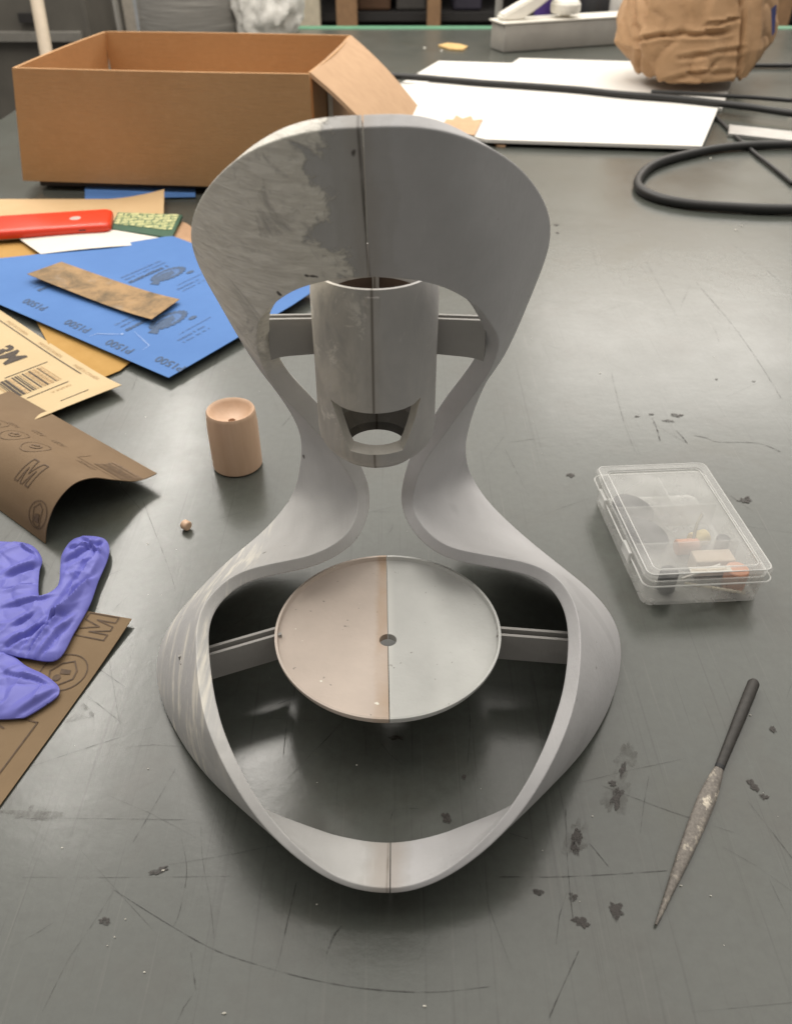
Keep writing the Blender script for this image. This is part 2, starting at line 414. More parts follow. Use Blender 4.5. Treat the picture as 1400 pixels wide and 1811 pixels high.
# pale flecks of dust
M_fleck = simple('white_dust', (.75, .72, .64), .8)
V = []; F = []
def fleck(p, s):
    o = len(V); n = random.randint(4, 6); a0 = random.random() * 6
    for i in range(n):
        a = a0 + 6.283 * i / n; r = s * random.uniform(.5, 1.2)
        V.append(p + Vector((math.cos(a) * r, math.sin(a) * r * .6, .0005)))
    V.append(p + Vector((0, 0, .0005 + s * .5)))
    for i in range(n): F.append((o + i, o + (i + 1) % n, o + n))
for x, y, s in ((288, 1540, .0014), (222, 1626, .0009), (203, 1658, .0008), (396, 1793, .0014), (1202, 1567, .0011), (1325, 1265, .0010), (630, 1354, .0010), (1046, 1444, .0007), (262, 1360, .0008), (190, 1673, .0006), (255, 1720, .0008), (750, 1780, .0012), (262, 962, .0012), (958, 1505, .0006), (1255, 1585, .0007), (1340, 1215, .0006), (110, 1500, .0007), (560, 1385, .0006), (1060, 660, .0016), (1255, 280, .003), (1310, 400, .003), (1300, 407, .003), (750, 85, .006), (780, 90, .006)):
    fleck(pix(x, y, 0), s * .7)
for i in range(60): fleck(Vector((random.uniform(-.25, .32), random.uniform(.15, .8), 0)), random.choice((.0002, .0003, .0003, .0005)))
tag(mk('dust_flecks', V, F, M_fleck), 'tiny white plastic crumbs and dust scattered over the grey bench', 'crumbs', kind='stuff')

# ------------------------------------------------------------------ the printed ribbon stand
S = CAM_H
L1 = [(650, 490, 'y', .870), (575, 498, 'y', .875), (515, 516, 'y', .89), (476, 545, 'y', .915), (457, 570, 'y', .935), (453, 600, 'y', .953), (457, 628, 'y', .972), (470, 662, 'y', .990),
      (492, 695, 'y', 1.010), (531, 735, 'y', 1.033), (575, 783, 'y', 1.043), (608, 827, 'y', 1.05), (630, 868, 'y', 1.05), (631, 905, 'z', .202), (610, 948, 'z', .187), (552, 981, 'z', .177),
      (480, 996, 'z', .171), (420, 1013, 'z', .168), (375, 1048, 'z', .166), (349, 1095, 'z', .165), (347, 1165, 'z', .164), (358, 1258, 'z', .158), (388, 1340, 'z', .146), (436, 1424, 'z', .120),
      (490, 1488, 'z', .092), (555, 1541, 'z', .070), (620, 1572, 'z', .057), (690, 1581, 'z', .053)]
L2 = [(640, 226, 'y', .80), (560, 231, 'y', .803), (480, 250, 'y', .815), (412, 285, 'y', .858), (356, 345, 'y', .920), (335, 410, 'y', .985), (350, 470, 'y', 1.035), (390, 542, 'y', 1.075),
      (440, 628, 'y', 1.115), (486, 690, 'y', 1.145), (516, 735, 'y', 1.163), (532, 778, 'y', 1.178), (529, 828, 'y', 1.18), (518, 872, 'z', .118), (490, 912, 'z', .085), (458, 945, 'z', .058),
      (422, 975, 'z', .041), (378, 1015, 'z', .031), (330, 1066, 'z', .024), (294, 1115, 'z', .027), (276, 1172, 'z', .019), (284, 1235, 'z', .013), (320, 1312, 'z', .009), (378, 1387, 'z', .008),
      (445, 1438, 'z', .010), (545, 1474, 'z', .014), (620, 1493, 'z', .017), (690, 1500, 'z', .018)]
R1 = [(650, 490), (735, 496), (800, 515), (845, 545), (866, 572), (880, 597), (880, 622), (867, 654), (846, 688), (814, 729), (782, 775), (756, 808), (737, 847), (729, 888), (743, 926), (788, 965),
      (860, 981), (948, 999), (1000, 1038), (1024, 1100), (1024, 1190), (1008, 1270), (975, 1350), (930, 1425), (874, 1489), (811, 1539), (749, 1570), (690, 1581)]
R2 = [(640, 226), (720, 224), (795, 234), (865, 260), (928, 305), (968, 368), (972, 430), (946, 505), (896, 622), (863, 668), (839, 722), (826, 768), (823, 802), (832, 840), (862, 886), (905, 929),
      (950, 968), (1000, 1008), (1050, 1050), (1087, 1100), (1098, 1160), (1084, 1232), (1046, 1308), (985, 1380), (915, 1437), (830, 1468), (760, 1490), (690, 1500)]
def P(px, py, kind, val): return pix(px, py, z=val * S) if kind == 'z' else pix(px, py, y=val * S)
def loop(Lr, Rr):
    left = [P(*p) for p in Lr]; right = [P(q[0], q[1], p[2], p[3]) for q, p in zip(Rr, Lr)]
    return left + right[-2:0:-1]
NS = 8
rail1 = catmull(loop(L1, R1), NS, True); rail2 = catmull(loop(L2, R2), NS, True)
def relax(r, it):
    for _ in range(it):
        r = [r[i] * .5 + (r[i - 1] + r[(i + 1) % len(r)]) * .25 for i in range(len(r))]
    return r
rail1 = relax(rail1, 10); rail2 = relax(rail2, 10)
NT_ = len(rail1); TH = .0190 * S
nrm = []
for i in range(NT_):
    T = (rail1[(i + 2) % NT_] - rail1[i - 2]).normalized() * .5 + (rail2[(i + 2) % NT_] - rail2[i - 2]).normalized() * .5
    w = rail2[i] - rail1[i]
    nrm.append(w.cross(T).normalized())
nrm = [n.normalized() for n in relax(nrm, 14)]
def thick(i):
    s_ = i / NS; s_ = min(s_, 54 - s_)
    return TH * (1 + .60 * math.exp(-((s_ - 9) / 3.2) ** 2) - .58 * max(0, min(1, (s_ - 21) / 4.5)))
def section(i):
    a, b, n = rail1[i], rail2[i], nrm[i]; TH = thick(i)
    w = b - a; W = w.length; w = w / W
    r = .0006; pts = []
    def corner(cx, cy, q0):
        for s in range(4):
            t = q0 + (math.pi / 2) * s / 3
            pts.append((cx + r * math.cos(t), cy + r * math.sin(t)))
    # local: x along the width (F1 to F2), y = depth behind the face; points close to the corners keep the edges crisp
    e = .0006
    corner(r, r, math.pi)
    pts.append((r + e, 0))
    for f in (.17, .34, .5, .66, .83): pts.append((W * f, -.0006 * math.sin(math.pi * f)))
    pts.append((W - r - e, 0))
    corner(W - r, r, 1.5 * math.pi)
    pts.append((W, r + e)); pts.append((W, TH - r - e))
    corner(W - r, TH - r, 0)
    pts.append((W - r - e, TH))
    for f in (.83, .66, .5, .34, .17): pts.append((W * f, TH))
    pts.append((r + e, TH))
    corner(r, TH - r, .5 * math.pi)
    pts.append((0, TH - r - e)); pts.append((0, r + e))
    return [a + w * x - n * y for x, y in pts]
secs = [section(i) for i in range(NT_)]
mid = 27 * NS
SR = empty('ribbon_stand', (0, .32, 0))
tag(SR, 'large grey primed printed stand, one twisted ribbon loop holding a tube and dish', 'stand')
def half(idx, mat, shift):
    K = len(secs[0]); vs_ = []; fs = []
    for j, i in enumerate(idx):
        e = shift * (1 if j in (0, len(idx) - 1) else 0)
        vs_ += [p + Vector((e, 0, 0)) for p in secs[i % NT_]]
    for j in range(len(idx) - 1):
        for q in range(K): fs.append((j * K + q, (j + 1) * K + q, (j + 1) * K + (q + 1) % K, j * K + (q + 1) % K))
    fs.append(tuple(range(K))); fs.append(tuple(range((len(idx) - 1) * K, len(idx) * K)))
    return mk('shell_half', vs_, fs, mat, SR, True, 40)
o = half(list(range(0, mid + 1)), M_primerL, -.00025); o['label'] = 'grey half of the ribbon with cream filler smeared over its hood'
o = half(list(range(mid, NT_ + 1)), M_primerR, .00025); o['label'] = 'clean smooth grey half of the ribbon'

# tube held in the upper loop
TC = Vector((-.0258 * S, .962 * S, 0)); TR = .0775 * S
zt, zb = .624 * S, .370 * S
rh = .055 * S
prof = [(rh, zb)]
rb = .038 * S; wall = .0165 * S
for s in range(7):
    t = math.pi / 2 * s / 6; prof.append((TR - rb + rb * math.sin(t), zb + rb - rb * math.cos(t)))
prof += [(TR, zb + .133 * S), (TR * 1.005, zt - .03 * S), (TR * .985, zt - .012 * S), (TR * .955, zt), (TR * .955 - wall * .25, zt)]
prof += [(TR - wall, zt - .04 * S), (TR - wall, zb + .121 * S), (.0004, zb + .117 * S), (.0004, zb + .101 * S), (TR - wall, zb + .099 * S), (TR - wall, zb + .026 * S), (TR - wall - .006, zb + .010 * S), (rh, zb + .009 * S)]
v, f = lathe(prof, 72, centre=TC)
tb = mk('tube', v, f, M_tube, SR, True, 40, origin=TC)
tb['label'] = 'smeared grey tube with a slanted window near its foot'
# window cutter: tapered trapezoid prism through the front wall
bm = bmesh.new()
def ring(y, g):
    pts = [(-.066, .474), (-.052, .4700), (-.038, .4680), (-.020, .4670), (0, .4665), (.020, .4670), (.038, .4680), (.053, .4700), (.068, .475), (.045, .420), (.037, .405), (-.034, .405), (-.042, .420)]
    return [bm.verts.new((TC.x + x * g * S, y, (.448 + (z - .448) * (g if z < .45 else 1)) * S)) for x, z in pts]
rs = [ring(TC.y - TR * 1.10, 1.04), ring(TC.y - TR * .45, .72), ring(TC.y - TR * .18, .70)]
NR = len(rs[0])
for r0, r1 in zip(rs, rs[1:]):
    for i in range(NR):
        j = (i + 1) % NR
        bm.faces.new((r0[i], r0[j], r1[j])); bm.faces.new((r0[i], r1[j], r1[i]))
bm.faces.new(rs[0]); bm.faces.new(list(reversed(rs[-1])))
bmesh.ops.triangulate(bm, faces=bm.faces[:])
cut = from_bm('cutter', bm, M_lip)
md = tb.modifiers.new('cut', 'BOOLEAN'); md.object = cut; md.operation = 'DIFFERENCE'; md.solver = 'EXACT'; md.material_mode = 'TRANSFER'
dg = bpy.context.evaluated_depsgraph_get()
me = bpy.data.meshes.new_from_object(tb.evaluated_get(dg)); tb.modifiers.clear(); print('TUBE', len(tb.data.polygons), len(me.polygons)); tb.data = me
me.set_sharp_from_angle(angle=R(40))
me.materials.append(simple('bare_brown_print', (.085, .055, .038), .6)); ib = len(me.materials) - 1
for pl in me.polygons:      # the inside of the tube was never primed
    c_ = pl.center; rad_ = math.hypot(c_.x, c_.y)
    if rad_ < TR - wall * .75 and pl.normal.x * c_.x + pl.normal.y * c_.y < 1e-6 and c_.z > .478 * S: pl.material_index = ib
bpy.data.objects.remove(cut)
# glue rib on the inner back wall and raised seam strip on the front
from_bm('inner_rib', frame_box((TC.x - .0016, TC.y + TR - wall - .003, zb + .11 * S), (.0032, 0, 0), (0, .0038, 0), (0, 0, zt - zb - .112 * S), .0005), M_tube, tb)
from_bm('seam_strip', frame_box((TC.x - .0030, TC.y - TR - .0002, .475 * S), (.0058, 0, 0), (0, .0030, 0), (0, 0, zt - .482 * S), .0007), M_tube, tb)

# channel arms: two thin walls with a groove between
def arm(name, a, b, z0, z1, gap, wall_t, mat, fillet=0.0, dz=0.0):
    """from a (thing side) to b (shell side), as front wall + back wall + floor"""
    d = Vector((b.x - a.x, b.y - a.y, 0)); Ln = d.length; d.normalize(); s = Vector((-d.y, d.x, 0))
    if s.y < 0: s = -s
    root = None
    def wallmesh(off):
        n = 14; V = []; F = []
        for i in range(n + 1):
            f = i / n; p = a.lerp(b, f)
            low = z0 - fillet * max(0, (f - .62) / .38) ** 2.2
            for (oo, z) in ((off, low), (off + wall_t, low), (off + wall_t, z1 + dz * f), (off, z1 + dz * f)):
                V.append(Vector((p.x, p.y, z)) + s * oo)
        for i in range(n):
            for q in range(4): F.append((i * 4 + q, (i + 1) * 4 + q, (i + 1) * 4 + (q + 1) % 4, i * 4 + (q + 1) % 4))
        F.append((0, 1, 2, 3)); F.append(tuple(range(n * 4, n * 4 + 4)))
        return V, F
    v, f = gather([wallmesh(-gap / 2 - wall_t), wallmesh(gap / 2)])
    fl, ff = frame_box(Vector((a.x, a.y, z0 + (z1 - z0) * .25)) - s * (gap / 2 + .0002), d * Ln, s * (gap + .0004), (0, 0, .003)), None
    vv = [w.co.copy() for w in fl.verts]; fl.verts.index_update(); fc = [tuple(w.index for w in q.verts) for q in fl.faces]; fl.free()
    v, f = gather([(v, f), (vv, fc)])
    return mk(name, v, f, mat, SR)
def inband(st, f, side, dep=.5):
    i = int(round(st * NS)) if side == 'L' else (NT_ - int(round(st * NS))) % NT_
    return rail1[i].lerp(rail2[i], f) - nrm[i] * thick(i) * dep
for side, sg in (('L', -1), ('R', 1)):
    e = inband(5.4 if side == 'L' else 5.2, .02, side, 1.0)
    a = TC + Vector((sg * TR * .93, .022 * S, 0))
    b = Vector((e.x, e.y, 0)); b = b + (b - a).xy.to_3d().normalized() * .0008
    arm('tube_arm', a, b, .501 * S, .549 * S, .0028, .0016, M_arm_shaded, fillet=.004 * S, dz=.004 * S)

# dish in the lower loop, glued from two halves
DZ = .120 * S
p_f = pix(683, 982, DZ); p_n = pix(688, 1272, DZ)
DC = Vector(((p_f.x + p_n.x) / 2, (p_f.y + p_n.y) / 2, 0)); DR = (p_f - p_n).length / 2
hr = .0122 * S
dprof = [(hr, DZ - .024 * S), (DR * .5, DZ - .0185 * S), (DR * .90, DZ - .012 * S), (DR * .968, DZ - .007 * S), (DR * .978, DZ), (DR, DZ), (DR, DZ - .005 * S), (DR * .975, DZ - .013 * S), (DR * .5, DZ - .030 * S), (hr, DZ - .035 * S)]
seam = math.atan2(p_f.y - p_n.y, p_f.x - p_n.x)
for a0, m, lb in ((seam, M_dishL, 'pinkish half of the round dish'), (seam + math.pi, M_dishR, 'pale grey half of the round dish')):
    off = Vector((-.00022, 0, 0)) if m is M_dishL else Vector((.00022, 0, 0))
    v, f = lathe(dprof, 48, a0, a0 + math.pi, DC + off)
    o = mk('dish_half', v, f, m, SR, True, 30); o['label'] = lb
for side, px0, py0, st_ in (('L', 492, 1112, 19.75), ('R', 880, 1113, 19.25)):
    a = pix(px0, py0, DZ); e = inband(st_, .42, side)
    a = a + (DC - a) * .012; a.z = 0
    ref = pix(373, 1147, DZ) if side == 'L' else pix(996, 1122, DZ)
    d = (Vector((ref.x, ref.y, 0)) - a).normalized(); b = a + d * ((e.x - a.x) / d.x)
    arm('dish_arm', a, b, .068 * S, DZ - .001, .0034, .0017, M_arm_shaded)

# ------------------------------------------------------------------ sheets of paper
class Sheet:
    """sheet over four corners (u right, v up): world point = bilinear + z(u,v)"""
    def __init__(s, c00, c10, c11, c01, zf): s.c = [Vector(q) for q in (c00, c10, c11, c01)]; s.zf = zf
    def at(s, u, v, off=0.0):
        a, b, c, d = s.c
        p = a * (1 - u) * (1 - v) + b * u * (1 - v) + c * u * v + d * (1 - u) * v
        return Vector((p.x, p.y, p.z + s.zf(u, v) + off))
    def build(s, name, mat, nu=24, nv=24, th=.0005, parent=None, rag=0.0, under=None):
        V = []; F = []
        for lay in (0, -th):
            for j in range(nv + 1):
                for i in range(nu + 1):
                    p = s.at(i / nu, j / nv, lay)
                    V.append(p)
        n = (nu + 1) * (nv + 1); q = lambda i, j, o: o + j * (nu + 1) + i
        for j in range(nv):
            for i in range(nu):
                F.append((q(i, j, 0), q(i + 1, j, 0), q(i + 1, j + 1, 0), q(i, j + 1, 0)))
                F.append((q(i, j, n), q(i, j + 1, n), q(i + 1, j + 1, n), q(i + 1, j, n)))
        for i in range(nu):
            F.append((q(i, 0, 0), q(i, 0, n), q(i + 1, 0, n), q(i + 1, 0, 0))); F.append((q(i, nv, 0), q(i + 1, nv, 0), q(i + 1, nv, n), q(i, nv, n)))
        for j in range(nv):
            F.append((q(0, j, 0), q(0, j + 1, 0), q(0, j + 1, n), q(0, j, n))); F.append((q(nu, j, 0), q(nu, j, n), q(nu, j + 1, n), q(nu, j + 1, 0)))
        o = mk(name, V, F, mat, parent, True, 40, origin=s.at(.5, .5))
        if under:
            o.data.materials.append(under)
            for pl in o.data.polygons:
                if pl.index % 2 and pl.index < 2 * nu * nv: pl.material_index = 1
        s.o = o; s.W = (s.c[1] - s.c[0]).length; s.H = (s.c[3] - s.c[0]).length
        return o
    def mm(s, x, y, off): return s.at(x / s.W, y / s.H, off)   # metres on the sheet
def text2d(txt, size, fat=0.0):
    cu = bpy.data.curves.new('t', 'FONT'); cu.body = txt; cu.size = size; cu.resolution_u = 3; cu.offset = fat
    ob = bpy.data.objects.new('t', cu); C.objects.link(ob)
    bpy.context.view_layer.update()
    me = bpy.data.meshes.new_from_object(ob.evaluated_get(bpy.context.evaluated_depsgraph_get()))
    vs_ = [v.co.copy() for v in me.vertices]; fs = [tuple(p.vertices) for p in me.polygons]
    bpy.data.objects.remove(ob); bpy.data.curves.remove(cu); bpy.data.meshes.remove(me)
    return vs_, fs
def printed(sh, shapes, mat, name='printing', off=.00035, cutlen=None):
    """2-D shapes [(verts,faces)] in metres on the sheet, mapped to its surface"""
    V, F = gather(shapes)
    if cutlen:
        bm = bmesh.new(); bv = [bm.verts.new(v) for v in V]
        for f in F:
            try: bm.faces.new([bv[i] for i in f])
            except ValueError: pass
        bmesh.ops.triangulate(bm, faces=bm.faces[:])
        for _ in range(4):
            es = [e for e in bm.edges if e.calc_length() > cutlen]
            if not es: break
            bmesh.ops.subdivide_edges(bm, edges=es, cuts=1); bmesh.ops.triangulate(bm, faces=bm.faces[:])
        bm.verts.index_update(); V = [v.co.copy() for v in bm.verts]; F = [tuple(v.index for v in f.verts) for f in bm.faces]; bm.free()
    W = [sh.mm(v.x, v.y, off) for v in V]
    return mk(name, W, F, mat, sh.o)
def place(shape, x, y, ang=0, sx=1, sy=1, shear=0):
    v, f = shape; ca, sa = math.cos(ang), math.sin(ang)
    out = []
    for p in v:
        X = p.x * sx + p.y * shear; Y = p.y * sy
        out.append(Vector((x + X * ca - Y * sa, y + X * sa + Y * ca, 0)))
    return out, f
def rect2(x0, y0, x1, y1): return [Vector((x0, y0, 0)), Vector((x1, y0, 0)), Vector((x1, y1, 0)), Vector((x0, y1, 0))], [(0, 1, 2, 3)]
def line2(pts, w):
    return ribbon([Vector((x, y, 0)) for x, y in pts], w, zf=lambda p: 0)
def line2u(pts, w, closed=False):
    P_ = [Vector((x, y, 0)) for x, y in pts]
    if closed: P_.append(P_[0])
    V = []; F = []
    for a, b in zip(P_, P_[1:]):
        t = (b - a).normalized(); s = Vector((-t.y, t.x, 0)) * w / 2; o = len(V)
        e = t * w * .45
        V += [a - s - e, a + s - e, b + s + e, b - s + e]; F.append((o, o + 1, o + 2, o + 3))
    return V, F
def poly2(pts): return [Vector((x, y, 0)) for x, y in pts], [tuple(range(len(pts)))]
def circ(cx, cy, r, n=28, ry=None): return [(cx + r * math.cos(6.2832 * i / n), cy + (ry or r) * math.sin(6.2832 * i / n)) for i in range(n)]
def M_outline(x, y, w, h):   # outlined capital M
    t = w * .24
    return [(x, y), (x, y + h), (x + t * 1.25, y + h), (x + w / 2, y + h * .42), (x + w - t * 1.25, y + h), (x + w, y + h), (x + w, y), (x + w - t, y), (x + w - t, y + h * .62), (x + w / 2 + t * .35, y), (x + w / 2 - t * .35, y), (x + t, y + h * .62), (x + t, y)]

# blue sheet: corner B, long side to the upper left, short side to the upper right
B = pix(300, 680, 0); dl = Vector((-.800, .600, 0)); ds = Vector((.535, .845, 0))
BLW, BLH = .46, .238
up7 = Vector((0, 0, .007))
def bxy(px, py):                       # photo pixel to metres on the blue sheet
    p = pix(px, py, .007) - B; det = dl.x * ds.y - dl.y * ds.x
    return (p.x * ds.y - p.y * ds.x) / det, (dl.x * p.y - dl.y * p.x) / det
tx, ty = bxy(305, 421); lx, ly = bxy(22, 452)
def vtop(u):                           # the torn upper edge of the sheet
    x = u * BLW
    yv = BLH if x < tx else ty + (ly - ty) * (x - tx) / (lx - tx)
    return max(.02, min(1, (yv + .0035 * math.sin(x * 48) * (x > tx)) / BLH))
class BlueSheet(Sheet):
    clip = False
    def at(s, u, v, off=0.0): return Sheet.at(s, u, v * (vtop(u) if s.clip else 1), off)
blue = BlueSheet(B + up7, B + dl * BLW + up7, B + dl * BLW + ds * BLH + up7, B + ds * BLH + up7,
             lambda u, v: .0030 * math.sin(4.5 * u + 1.2 * v) * v + .005 * max(0, v - .75) * 4 * (.5 + .5 * math.sin(14 * u)))
blue.clip = True
o = blue.build('sandpaper_sheet', M_blue, 60, 24)
blue.clip = False
tag(o, 'blue sandpaper sheet printed with P1500, lying paper side up under a worn strip', 'sandpaper')
# sheet metres: x runs from B towards the upper left, y towards the upper right
t15 = text2d('P1500', .0140, .00025)
for px, py in ((326, 655), (235, 624), (159, 587), (82, 548)):
    x, y = bxy(px, py); x += .002; y += .005
    printed(blue, [place(t15, x, y, 0, 1.05, -1, -.15)], M_inkblue, 'grade_printing')
def glyph_line(x0, y0, L, hgt, dens, step):   # an unreadable run of small letters
    out = []; q = 0
    while q < L:
        wv = random.uniform(.5, 1.0) * step
        if random.random() < dens: out.append(rect2(x0, y0 - q, x0 + hgt * random.uniform(.7, 1), y0 - q - wv * .72))
        q += wv
    return out
pale = []
def ok(q): return all(.004 < p.x < BLW - .004 and .004 < p.y < BLH * vtop(p.x / BLW) - .004 for p in q[0])
for px, py, full in ((298, 487, 1), (298, 568, 1), (140, 500, 0)):
    x, y = bxy(px, py); random.seed(px + py)
    if full:
        n = 40; pts = []
        for i in range(n):
            a = 6.2832 * i / n; q = 1 + (.07 if i % 2 else -.05)
            pts.append((x + .0125 * q * math.cos(a), y + .024 * q * math.sin(a)))
        inner = [(x + (px_ - x) * .66, y + (py_ - y) * .70) for px_, py_ in pts]
        sh = [([Vector((*p, 0)) for p in pts + inner], [(i, (i + 1) % n, n + (i + 1) % n, n + i) for i in range(n)])]
        sh.append(poly2([(x - .006, y - .018), (x + .002, y - .019), (x + .0065, y - .006), (x + .004, y + .010), (x - .004, y + .006), (x - .0075, y - .006)]))
        sh.append(poly2([(x - .013, y - .027), (x - .008, y - .020), (x - .001, y - .023), (x - .003, y - .031)]))
        sh.append(poly2(circ(x - .017, y + .018, .0030, 10, .0055)))
        printed(blue, sh, M_inkblue, 'emblem_printing', .00045)
        pale.append(([Vector((*p, 0)) for p in inner], [tuple(range(n))]))
    bold = [q for q in glyph_line(x + .0165, y + .016, .056, .0060, .97, .0042) if ok(q)]
    if bold: tag(printed(blue, bold, M_inkblue, 'name_printing', .00045), kind='stuff')
    pale += glyph_line(x + .028, y + .022, .06, .0036, .85, .0030) + glyph_line(x + .036, y + .022, .06, .0036, .85, .0030)
    if full: pale += glyph_line(x - .032, y + .030, .045, .0020, .95, .0028) + glyph_line(x - .041, y + .012, .035, .0036, .8, .003) + glyph_line(x - .048, y + .012, .035, .003, .8, .003)
random.seed(11)
tag(printed(blue, [q for q in pale if ok(q)], M_inkpale, 'pale_printing', .00030), kind='stuff')
sc = [bxy(*q) for q in ((158, 596), (172, 591), (195, 592), (216, 592))]; sc2 = [bxy(*q) for q in ((238, 588), (255, 604), (264, 612), (252, 620))]
printed(blue, [line2(sc, .0008), poly2(circ(*sc[-1], .0014, 10)), line2(sc2, .0006)], M_scuff, 'scuff', .00055)

# worn strip lying on the blue sheet
cs = [pix(50, 492, .0105), pix(269, 571, .0105), pix(318, 533, .0105), pix(110, 468, .0105)]
strip = Sheet(*cs, lambda u, v: .0035 * (2 * u - 1) ** 2 + .0010 * math.sin(5 * u) + .0015 * (1 - v))
o = strip.build('sandpaper_strip', M_strip, 24, 6)
tag(o, 'worn tan sanding strip with grey smears lying across the blue sheet', 'sandpaper')

# ochre sheet poking out below the blue one
oc = [pix(128, 690, .0022), pix(212, 655, .0022), pix(330, 560, .0022), pix(60, 560, .0022)]
sh_o = Sheet(*oc, lambda u, v: 0.0); o = sh_o.build('sandpaper_sheet', M_ochre, 4, 4)
tag(o, 'ochre sandpaper sheet peeking out between the blue and the cream sheets', 'sandpaper')

# cream sheet with barcode
c1 = pix(218, 695, .0); dA = Vector((-.713, .701, 0)); dB = Vector((-.68, -.733, 0))
zc = Vector((0, 0, .0036))
cream = Sheet(c1 + zc, c1 + dA * .28 + zc, c1 + dA * .28 + dB * .14 + zc, c1 + dB * .14 + zc, lambda u, v: .0045 * max(0, 1 - u * 5) ** 2 + .0012 * math.sin(8 * u + 3 * v) * (1 - u) ** 2 - .0012 * min(1, u * 3) * (1 if u > 0 else 0))
o = cream.build('sandpaper_sheet', M_cream, 40, 16)
tag(o, 'cream sandpaper sheet with a barcode and brown lettering, its corner lifted', 'sandpaper')
# x from the lifted corner to the upper left, y towards the lower left
D = []; Fa = []
D.append(place(text2d('3M', .030, .0010), .1585, .050, math.pi, 1, 1))
D.append(line2u([(.052, .0115), (.262, .0115)], .0011))
D.append(line2u([(.098, .021), (.098, .062)], .0011)); D.append(line2u([(.047, .027), (.047, .066)], .0011)); D.append(line2u([(.016, .024), (.016, .050)], .0010))
y = .0285; random.seed(4)
while y < .075:
    w = random.choice((.0006, .0009, .0014, .002, .0026)); (D if random.random() < .3 else Fa).append(rect2(.056, y, .094, y + w)); y += w + random.choice((.0006, .0009, .0013))
tm = text2d('MADE IN CANADA', .0052)
for x0 in (.073, .141, .209): Fa.append(place(tm, x0, .0085, math.pi, 1, 1))
tg = text2d('GRADE A', .0050); Fa.append(place(tg, .041, .028, math.pi / 2, .9, 1)); 
cm = 0.012
for q in (D, Fa):
    for i, (v_, f_) in enumerate(q): q[i] = ([Vector((p.x, p.y, 0)) for p in v_], f_)
printed(cream, D, M_ink, 'dark_printing', .0004, cm); tag(printed(cream, Fa, M_inkcream, 'faint_printing', .0004, cm), kind='stuff')

# curled brown sheet
g = Vector((-.770, .638, 0))
p1 = pix(80, 962, .0); p2 = pix(277, 837, .011); p2 = Vector((p2.x, p2.y, 0))
arch = [(0, .0006), (.05, .013), (.16, .0265), (.32, .0345), (.48, .0325), (.64, .0230), (.80, .0140), (.92, .0112), (1, .0112)]
apts = catmull([Vector((p1.x + (p2.x - p1.x) * f, p1.y + (p2.y - p1.y) * f, z)) for f, z in arch], 6)
acc = [0]
for a, b in zip(apts, apts[1:]): acc.append(acc[-1] + (b - a).length)
AL = acc[-1]
class Curl(Sheet):
    def __init__(s): s.W = .205; s.H = AL
    def at(s, u, v, off=0.0):
        d = v * AL; i = 0
        while i < len(acc) - 2 and acc[i + 1] < d: i += 1
        f = (d - acc[i]) / (acc[i + 1] - acc[i]); p = apts[i].lerp(apts[i + 1], f)
        t = (apts[i + 1] - apts[i]).normalized(); n = t.cross(g).normalized()
        if n.z < 0: n = -n
        hz = p.z * (1 - .38 * u)
        q = p + g * .205 * u; q.z = hz
        return q + n * off
    def build2(s, name, mat, under):
        nu, nv, th = 24, 48, .0006; V = []; F = []
        for lay in (0, -th):
            for j in range(nv + 1):
                for i in range(nu + 1): V.append(s.at(i / nu, j / nv, lay))
        n = (nu + 1) * (nv + 1); q = lambda i, j, o: o + j * (nu + 1) + i
        for j in range(nv):
            for i in range(nu):
                F.append((q(i, j, 0), q(i + 1, j, 0), q(i + 1, j + 1, 0), q(i, j + 1, 0))); F.append((q(i, j, n), q(i, j + 1, n), q(i + 1, j + 1, n), q(i + 1, j, n)))
        for i in range(nu):
            F.append((q(i, 0, 0), q(i, 0, n), q(i + 1, 0, n), q(i + 1, 0, 0))); F.append((q(i, nv, 0), q(i + 1, nv, 0), q(i + 1, nv, n), q(i, nv, n)))
        for j in range(nv):
            F.append((q(0, j, 0), q(0, j + 1, 0), q(0, j + 1, n), q(0, j, n))); F.append((q(nu, j, 0), q(nu, j, n), q(nu, j + 1, n), q(nu, j + 1, 0)))
        o = mk(name, V, F, mat, None, True, 40, origin=(p1 + p2) / 2)
        o.data.materials.append(under)
        for pl in o.data.polygons:
            if pl.index % 2 and pl.index < 2 * nu * nv: pl.material_index = 1
        s.o = o; s.W = .205; s.H = AL
        return o
curl = Curl(); o = curl.build2('sandpaper_sheet', M_kraft, M_grit)
tag(o, 'brown sandpaper sheet curled into an arch, black grit side down', 'sandpaper')
ink = []; faint = []
# x runs back along the curl, y runs up over the arch from the table edge
ink.append(line2u(M_outline(.034, .030, .018, .020), .0008, True))
ink.append(line2u(circ(.0125, .017, .0100), .0007, True))
ink.append(line2u([(.008, .010), (.009, .022), (.014, .025), (.0185, .020), (.016, .010), (.0115, .008)], .0007, True))
ink.append(poly2([(.0095, .012), (.0150, .011), (.0155, .0165), (.0105, .018)]))
for cx in (.072, .102, .132):
    faint.append(line2u(circ(cx, .062, .0105, 26), .0007, True)); faint.append(line2u(circ(cx, .062, .0045, 12, .0035), .0013, True)); faint.append(poly2(circ(cx + .002, .064, .0025, 10)))
faint.append(line2u([(.0, .083), (.050, .083), (.055, .098)], .0007))
yy = .0875
while yy < AL - .012:
    w = random.choice((.0008, .0014, .0020)); faint.append(rect2(.001, yy, .036, yy + w)); yy += w + random.choice((.0007, .0011))
faint.append(place(text2d('GRADE', .0065), .020, .080, 0, 1, -1))
for a_, b_ in ((.075, .090), (.100, .088), (.120, .078)): faint.append(place(text2d('A220', .007), a_, b_, 0, 1, -1))
printed(curl, ink, M_inkkraft, 'dark_printing', .0005, .004); tag(printed(curl, faint, M_inkfaint, 'faint_printing', .0005, .004), kind='stuff')

